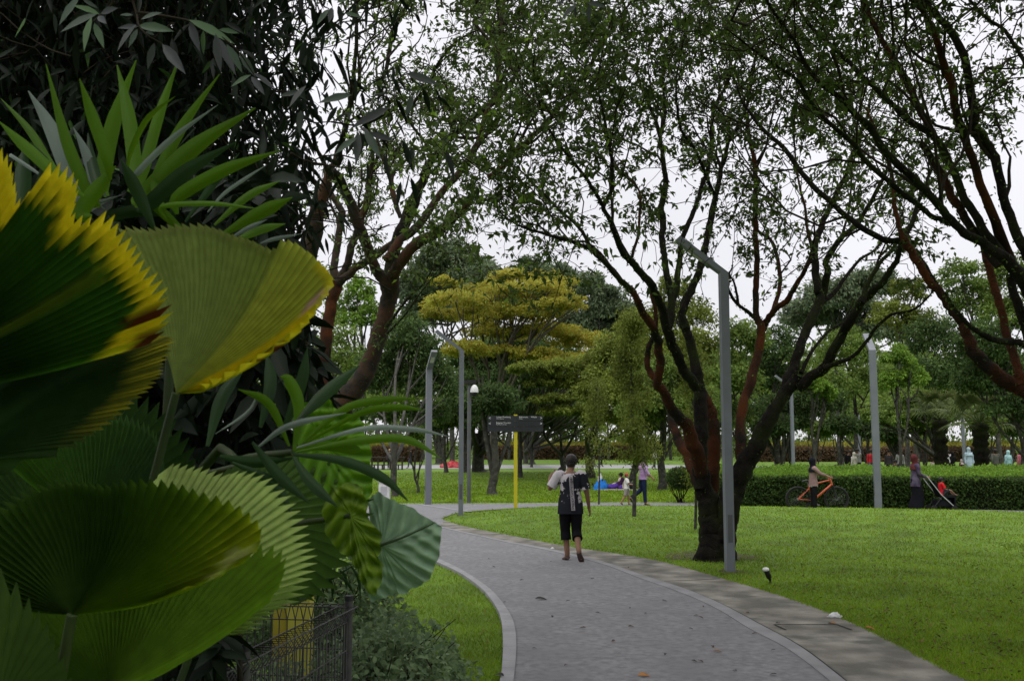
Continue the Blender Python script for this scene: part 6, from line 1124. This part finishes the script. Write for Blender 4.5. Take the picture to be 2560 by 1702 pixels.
mb = MB(); etube(mb, [(.13, 0, .86), (.22, 0, .88), (.40, 0, .87)], [.075, .06, .018], [.02, .025, .018], (0, 1, 0), 12, n=8); sd_ = mb.build('saddle', m_black, o); mb = MB(); tube(mb, [stp, (.26, 0, .87)], .014, 8); mb.build('seat_post', m_alu, o)
mb = MB(); tube(mb, [(bbk[0], -.06, .33), (bbk[0], -.052, .33)], .085, 18); tube(mb, [(bbk[0], -.08, .33), (bbk[0] + .1, -.08, .22)], .010, 6); tube(mb, [(bbk[0], .08, .33), (bbk[0] - .1, .08, .44)], .010, 6); box(mb, (bbk[0] + .06, -.17, .20), (bbk[0] + .14, -.085, .22)); box(mb, (bbk[0] - .14, .085, .43), (bbk[0] - .06, .17, .45)); mb.build('crank', m_alu, o)
# ---- woman with stroller
sY = 28.9; Js = dict(elR=(.23, .05, 1.12), wrR=(.18, .27, 1.03), haR=(.17, .34, 1.02), elL=(-.23, .05, 1.12), wrL=(-.18, .27, 1.03), haL=(-.17, .34, 1.02), knL=(-.09, .10, .5), anL=(-.10, .12, .09), toL=(-.1, .25, .03), knR=(.09, 0, .5), anR=(.1, -.18, .12), toR=(.1, -.06, .04))
o, A, S = person('woman in maroon headscarf, plaid overshirt and long black skirt pushing a stroller', (P(2292, 1280, sY)[0], sY, 0), R(-90), 1.6, Js, top=(.045, .03, .06), top2=(.11, .09, .14), bottom=(.010, .010, .014), legs='skirt', head='hijab', headc=(.10, .028, .03), sleeve=.95, long_top=.14, fingers=True); done(o)
o = thing('stroller', 'dark stroller with a pale handle bar in front of the hedge', 'stroller', (P(2355, 1280, sY)[0], sY, 0), local=True); m_fab = cloth((.014, .014, .018))
for s in (-1, 1): mb = MB(); tube(mb, [(-.47, .2 * s, 1.0), (-.08, .2 * s, .48), (.28, .2 * s, .14)], .014, 8); mb.build('frame_tube', m_steel, o); mb = MB(); tube(mb, [(-.30, .2 * s, .13), (.05, .2 * s, .55)], .012, 8); mb.build('frame_leg', m_black, o)
mb = MB(); tube(mb, [(-.47, -.2, 1.0), (-.47, .2, 1.0)], .017, 8); mb.build('handle', m_steel, o)
mb = MB(); box(mb, (-.05, -.18, .40), (.30, .18, .46)); V = [(-.05, -.18, .42), (-.05, .18, .42), (-.22, .18, .85), (-.22, -.18, .85), (-.09, -.18, .42), (-.09, .18, .42), (-.26, .18, .85), (-.26, -.18, .85)]; mb.add(V, [(0, 1, 2, 3), (5, 4, 7, 6), (0, 3, 7, 4), (1, 5, 6, 2), (3, 2, 6, 7)], 0, False); box(mb, (.30, -.17, .12), (.34, .17, .46)); mb.build('seat', m_fab, o)
mb = MB(); box(mb, (-.2, -.17, .16), (.2, .17, .33)); mb.build('basket', m_fab, o)
for x in (-.30, .28):
    for s in (-1, 1): mb = MB(); tube(mb, [(x, .2 * s - .02, .09), (x, .2 * s + .02, .09)], .09, 16); mb.build('wheel', m_tyre, o)
SIT = dict(pel=(0, 0, .12), spi=(0, .01, .30), che=(0, .03, .48), nec=(0, .03, .61), jaw=(0, .05, .69), cra=(0, .04, .78), shL=(-.16, .02, .56), elL=(-.2, .12, .33), wrL=(-.15, .30, .27), haL=(-.12, .36, .27), shR=(.16, .02, .56), elR=(.2, .12, .33), wrR=(.15, .30, .27), haR=(.12, .36, .27), hiL=(-.09, .03, .11), knL=(-.17, .38, .28), anL=(-.12, .62, .06), toL=(-.12, .75, .03), hiR=(.09, .03, .11), knR=(.17, .38, .28), anR=(.12, .62, .06), toR=(.12, .75, .03))
o, A, S = person('small child in a bright red shirt riding in the stroller', (P(2356, 1280, sY)[0] - .02, sY, .44), R(-90), 1.02, SIT, top=(.62, .02, .03), bottom=(.03, .03, .04), legs='shorts', sleeve=.4, skin=m_skin2, head='hair', fingers=True); done(o)
# ---- woman and child on the cross path
wY = 31.6
Jv = dict(knR=(.09, .02, .5), anR=(.1, .04, .09), toR=(.1, .18, .03), knL=(-.09, -.06, .52), anL=(-.1, -.42, .26), toL=(-.1, -.36, .14), elR=(.25, .06, 1.13), wrR=(.26, .24, .95), haR=(.26, .28, .90), elL=(-.24, .10, 1.14), wrL=(-.16, .26, 1.0), haL=(-.12, .30, 1.0), cra=(0, .03, 1.60), jaw=(0, .04, 1.51))
o, A, S = person('woman in violet patterned headscarf, lilac blouse and dark blue trousers walking right', (P(1608, 1256, wY)[0], wY, 0), R(-75), 1.56, Jv, top=(.42, .30, .50), top2=(.24, .14, .28), bottom=(.015, .022, .055), head='hijab', headc=(.45, .27, .46), sleeve=.7, fingers=True, shoe=(.04, .03, .03)); done(o)
Jc = dict(knR=(.09, -.08, .5), anR=(.1, -.30, .16), toR=(.1, -.20, .05), knL=(-.09, .08, .5), anL=(-.1, .10, .09), toL=(-.1, .24, .03), elR=(.24, .12, 1.15), wrR=(.18, .34, 1.12), haR=(.17, .40, 1.12))
o, A, S = person('child in red cap and white T-shirt walking beside the woman in violet', (P(1566, 1256, wY + .2)[0], wY + .1, 0), R(-100), 1.0, Jc, top=(.62, .61, .58), bottom=(.32, .29, .26), legs='shorts', head='cap', headc=(.5, .05, .07), sleeve=.42, fingers=True, shoe=(.06, .04, .03), girth=1.15); done(o)
mb = MB(); c0_ = np.array((P(1580, 1200, wY)[0], wY + .15, .62)); ball(mb, c0_, (.10, .06, .12), 12, 8); o = thing('shoulder_bag', 'small black bag at the hip of the child in the red cap', 'bag', c0_); mb.build('pouch', m_black, o); mb = MB(); tube(mb, catmull([c0_ + [0, 0, .1], c0_ + [-.12, .02, .26], c0_ + [-.18, .0, .36]], 8), .008, 5); mb.build('strap', m_black, o); done(o)
# ---- people on the far lawns
def far(label, px, Y, az, h, **k):
    o, A, S = person(label, (P(px, 1115, Y)[0], Y, k.pop('z', 0)), R(az), h, k.pop('J', None), fingers=False, **k); done(o)
WALK = dict(knL=(-.09, .14, .52), anL=(-.1, .20, .10), toL=(-.1, .34, .06), knR=(.09, .0, .5), anR=(.1, -.24, .14), toR=(.1, -.12, .04), elL=(-.23, -.12, 1.12), wrL=(-.22, -.08, .88), haL=(-.22, -.05, .82), elR=(.23, .06, 1.12), wrR=(.22, .22, .92), haR=(.22, .26, .87))
far('small child in orange sitting by the black V-shaped trunk', 1911, 46, 160, 1.0, J=SIT, top=(.55, .2, .03), sleeve=.5, z=.25)
far('person in red crouching against the black V-shaped trunk', 1931, 47, 200, 1.45, J=SIT, top=(.5, .03, .05), sleeve=.6, z=.2)
far('dark-haired child seated alone on the lawn right of the cyclist', 2087, 55, 0, 1.1, J=SIT, top=(.05, .05, .06), z=.3)
far('person dressed in black standing in the shade right of the cyclist', 2121, 58, 180, 1.62, top=(.012, .012, .014), bottom=(.012, .012, .014))
far('woman in a cream top near the two slim trunks', 2134, 57, 30, 1.5, top=(.55, .52, .46), bottom=(.5, .48, .44), legs='skirt', head='hijab', headc=(.5, .47, .42))
far('person in grey shirt and dark trousers behind the woman in cream', 2143, 60, 190, 1.7, J=WALK, top=(.32, .31, .30), bottom=(.02, .02, .025))
far('person in a red shirt just left of the hedge lamp post', 2176, 62, 180, 1.62, top=(.45, .03, .04), bottom=(.15, .22, .3))
far('person with black hat and orange bag right of the hedge lamp post', 2221, 56, 140, 1.62, top=(.05, .045, .05), bottom=(.03, .03, .035), head='cap', headc=(.015, .015, .02))
far('person in a white shirt near the leaning black trunk', 2249, 58, 170, 1.6, top=(.55, .55, .56), bottom=(.05, .05, .06))
far('person in brown sitting between the hat wearer and the white shirt', 2238, 54, 90, 1.6, J=SIT, top=(.07, .06, .045), z=.3)
far('black-haired child in pale pink left of the orange flag', 2331, 55, 180, 1.15, top=(.52, .42, .42), bottom=(.05, .05, .06), legs='shorts')
far('person in coral pink shirt and pale jeans seen from behind', 2356, 60, 0, 1.55, J=WALK, top=(.58, .2, .22), bottom=(.30, .36, .48))
far('person in white shirt between the coral shirt and the black robe', 2369, 62, 10, 1.6, top=(.55, .54, .58), bottom=(.4, .2, .22))
far('woman in a full black robe and headscarf', 2380, 58, 20, 1.5, J=WALK, top=(.012, .012, .014), bottom=(.012, .012, .014), legs='skirt', head='hijab', headc=(.012, .012, .014), long_top=.4)
far('small girl in maroon robe left of the pale distant lamp post', 2402, 56, 200, 1.12, top=(.09, .03, .03), bottom=(.09, .03, .03), legs='skirt', head='hijab', headc=(.45, .38, .36))
far('tall person in a long pale blue robe and headscarf by the palm trunk', 2421, 55, 190, 1.78, top=(.40, .52, .60), bottom=(.40, .52, .60), legs='skirt', head='hijab', headc=(.40, .53, .60), long_top=.6)
far('man in grey-green shirt walking away at right', 2487, 54, 0, 1.7, J=WALK, top=(.09, .095, .08), bottom=(.04, .04, .035), legs='shorts', girth=1.1)
far('woman in pale turquoise headscarf and wide black skirt', 2519, 54, 20, 1.62, top=(.30, .50, .52), bottom=(.010, .010, .012), legs='skirt', head='hijab', headc=(.35, .56, .57))
far('person with black hair and pink shirt at the right border', 2552, 53, 10, 1.65, top=(.42, .13, .17), bottom=(.3, .1, .13))
far('person in black walking along the far path', 1502, 90, -60, 1.62, J=WALK, top=(.012, .012, .014), bottom=(.012, .012, .014))
far('person with white top bending by the flared trunk at far lawn', 1634, 80, -60, 1.6, J=WALK, top=(.5, .5, .52), bottom=(.05, .05, .05))
far('person in straw hat and dark clothes at the picnic table', 974, 82.5, 180, 1.6, top=(.05, .05, .06), bottom=(.03, .03, .03), head='cap', headc=(.45, .36, .2))
far('person dressed in black sitting behind the tall arching leaflets', 1027, 84, 90, 1.65, top=(.015, .015, .02), J=WALK)
far('person in cream sitting on a mat by the child in the red cap', 1553, 43.5, 60, 1.4, J=SIT, top=(.55, .48, .42), bottom=(.5, .45, .4), sleeve=.8)
LIE = {k: (v[0], -v[2] + .95, .14 + v[1]) for k, v in JD.items()}; LIE.update(spi=(0, -.17, .16), che=(0, -.34, .26), nec=(0, -.45, .33), jaw=(0, -.50, .40), cra=(0, -.54, .48), elL=(-.2, -.36, .04), elR=(.2, -.36, .04), wrL=(-.1, -.58, .05), wrR=(.1, -.58, .05), haL=(-.08, -.64, .05), haR=(.08, -.64, .05), _face=(0, -1, .2))
far('person in violet lying propped on elbows on the lawn beside the blue bag', 1528, 43.4, 90, 1.5, J=LIE, top=(.10, .05, .32), bottom=(.08, .06, .35), sleeve=.9, head='hijab', headc=(.05, .02, .06))
# blue bundle, bottle, mat, flag, picnic things
def lumpy(name, label, cat, c, r, m, seed):
    rg = np.random.default_rng(seed); c = np.array(c, float); mb = MB(); ph = np.linspace(-.5, 1.57, 9); th = np.linspace(0, 2 * math.pi, 20, endpoint=False); k = 1 + .22 * rg.normal(size=(9, 20)); V = np.stack([np.cos(ph)[:, None] * np.cos(th) * k, np.cos(ph)[:, None] * np.sin(th) * k, np.maximum(np.sin(ph)[:, None], 0) * k], -1) * r + c
    i = np.arange(8)[:, None] * 20; j = np.arange(20)[None]; mb.add(V.reshape(-1, 3), np.stack([i + j, i + (j + 1) % 20, i + 20 + (j + 1) % 20, i + 20 + j], -1).reshape(-1, 4)); o = thing(name, label, cat, c); mb.V = [v - c for v in mb.V]; ob = mb.build(name, m); sc.collection.objects.unlink(ob); bpy.data.objects.remove(o); sc.collection.objects.link(ob); ob.location = c; tag(ob, label, cat)
lumpy('blue_bag', 'crumpled bright blue plastic bag on the far lawn', 'bag', (P(1504, 1220, 43)[0], 43.2, 0), (.28, .25, .36), cloth((.03, .20, .62)), 1)
mb = MB(); c = np.array((P(1503, 1200, 43)[0], 43.5, 0)); tube(mb, [c, c + [0, 0, .55], c + [0, 0, .62], c + [0, 0, .68]], [.10, .10, .05, .045], 12); o = thing('water_bottle', 'clear white bottle standing behind the blue bag', 'bottle', c); mb.build('container', m_white, o); mb = MB(); tube(mb, [c + [0, 0, .68], c + [0, 0, .72]], .05, 10); mb.build('cap', m_steel, o); done(o)
mb = MB(); a = P(1528, 1222, 42.6); box(mb, (a[0] - .55, 42.5, .004), (a[0] + 1.15, 44.0, .03)); ob = mb.build('picnic_mat', cloth((.5, .45, .38))); tag(ob, 'pale picnic mat under the seated person in cream', 'mat')
c = np.array((P(2341, 1115, 57)[0], 57, 0)); o = thing('flag', 'narrow orange-red flag on a thin pole left of the coral shirt', 'flag', c); mb = MB(); tube(mb, [c, c + [0, 0, 2.0]], .012, 6); mb.build('pole', m_steel, o); mb = MB(); mb.add([c + [-.01, 0, 2.0], c + [.12, .01, 1.4], c + [-.12, .01, 1.1], c + [.1, .03, .9], c + [-.14, .03, 1.2], c + [.0, .02, 2.0]], [(0, 1, 2), (2, 1, 3), (5, 4, 2)], 0, False); mb.build('cloth', cloth((.6, .12, .05)), o); done(o)
lumpy('red_bundle', 'red and white blanket bundle on the lawn near the two grey lamp posts', 'blanket', (P(1133, 1150, 86)[0], 86, 0), (.9, .6, .5), cloth((.30, .02, .03), (.4, .1, .1), 3), 2)
# ---- small things on the ground
m_dry = pmat('dry_leaf', (.09, .05, .025), (.05, .03, .02), scale=20, rough=.9); m_orl = pmat('orange_dry_leaf', (.38, .16, .03), (.25, .10, .02), scale=20, rough=.8); m_dkl = pmat('dark_dry_leaf', (.025, .022, .02), rough=.8)
def litter(px, py, sz, m, label=None, group=None, z=.034, az=None):
    g = G(px, py, z); rg = np.random.default_rng(int(px * 7 + py)); mb = MB(); a = rg.uniform(0, 6.28) if az is None else az
    leaves8(mb, np.array([[0, 0, .004]]), np.array([[math.cos(a), math.sin(a), .12]]), np.array([[0, 0, 1.]]) + rdir(rg, 1) * .3, np.array([sz]), np.array([sz * .5]), bend=.25); o = mb.build('fallen_leaf', m); o.location = g
    lb2 = 'small dark leaf caught on the pale left kerb' if px < 1270 and py > 1490 else 'small dark dry leaf lying on the grey path' if m is m_dkl else 'small brown dry leaf lying on the grey path'
    tag(o, label or lb2, 'leaf', None if label else {'k': 'dark leaves on the left kerb', 'd': 'dark dry leaves on the path', 'b': 'brown dry leaves on the path'}['k' if 'kerb' in lb2 else 'd' if 'dark' in lb2 else 'b'])
litter(1337, 1497, .17, m_dkl, 'large curled dark leaf on the path left of centre', az=.2); litter(1783, 1626, .085, m_orl, 'orange leaf on the path near the bottom edge'); litter(1594, 1688, .11, m_orl, 'long tan leaf at the bottom edge of the path', az=.1); litter(1861, 1531, .07, m_orl, 'orange-brown leaf on the concrete strip'); litter(2088, 1558, .10, m_orl, 'pale orange leaf on the outer edge of the strip'); litter(2160, 1568, .12, m_orl, 'yellowish leaf in the grass beside the strip', z=.05); litter(1260, 1690, .12, m_dkl, 'dark leaf on the left kerb at the bottom edge', z=.05)
for px, py in ((1220, 1397), (1378, 1402), (1486, 1446), (1538, 1444), (1572, 1417), (1425, 1501), (1575, 1518), (1488, 1531), (1612, 1533), (1383, 1539), (1465, 1569), (1570, 1566), (1747, 1538), (1745, 1542), (1756, 1514), (1894, 1583), (1728, 1651), (1832, 1677), (1942, 1684), (1939, 1624), (1665, 1633), (1780, 1613), (1378, 1361), (1493, 1370), (1745, 1650), (1655, 1500), (1538, 1600), (1262, 1505), (1264, 1540), (1266, 1556), (1230, 1416), (1950, 1557), (1310, 1450), (1330, 1620), (1420, 1660), (1720, 1570)): litter(px, py, .05 + .03 * ((px * 13) % 7) / 7, m_dry if (px % 3) else m_dkl)
lumpy('paper_scrap', 'crumpled white paper scrap in the grass beside the concrete strip', 'litter', (*G(2088, 1537, .05)[:2], .03), (.065, .05, .045), m_white, 7)
lumpy('paper_scrap', 'tiny white scrap on the strip left of the walking man', 'litter', (*G(1381, 1375)[:2], .03), (.03, .02, .02), m_white, 8)

rg = np.random.default_rng(44); u = rg.uniform(1150, 2600, 2600); v = rg.uniform(1300, 1740, 2600); t = np.array([G(a, b)[:2] for a, b in zip(u, v)]); t = t[(sdf(lobe, t) > .02)][:1100]; n = len(t); mb = MB()
leaves(mb, np.hstack([t, height(t)[:, None] + rg.uniform(.02, .05, (n, 1))]), rdir(rg, n) * [1, 1, .3], rdir(rg, n) * .3 + [0, 0, 1], rg.uniform(.03, .08, n), rg.uniform(.015, .035, n)); mb.build('leaf_litter', leafmat('litter_leaves', [(.03, .022, .012), (.08, .05, .02), (.05, .06, .02), (.16, .10, .03)], transl=0), kind='stuff')
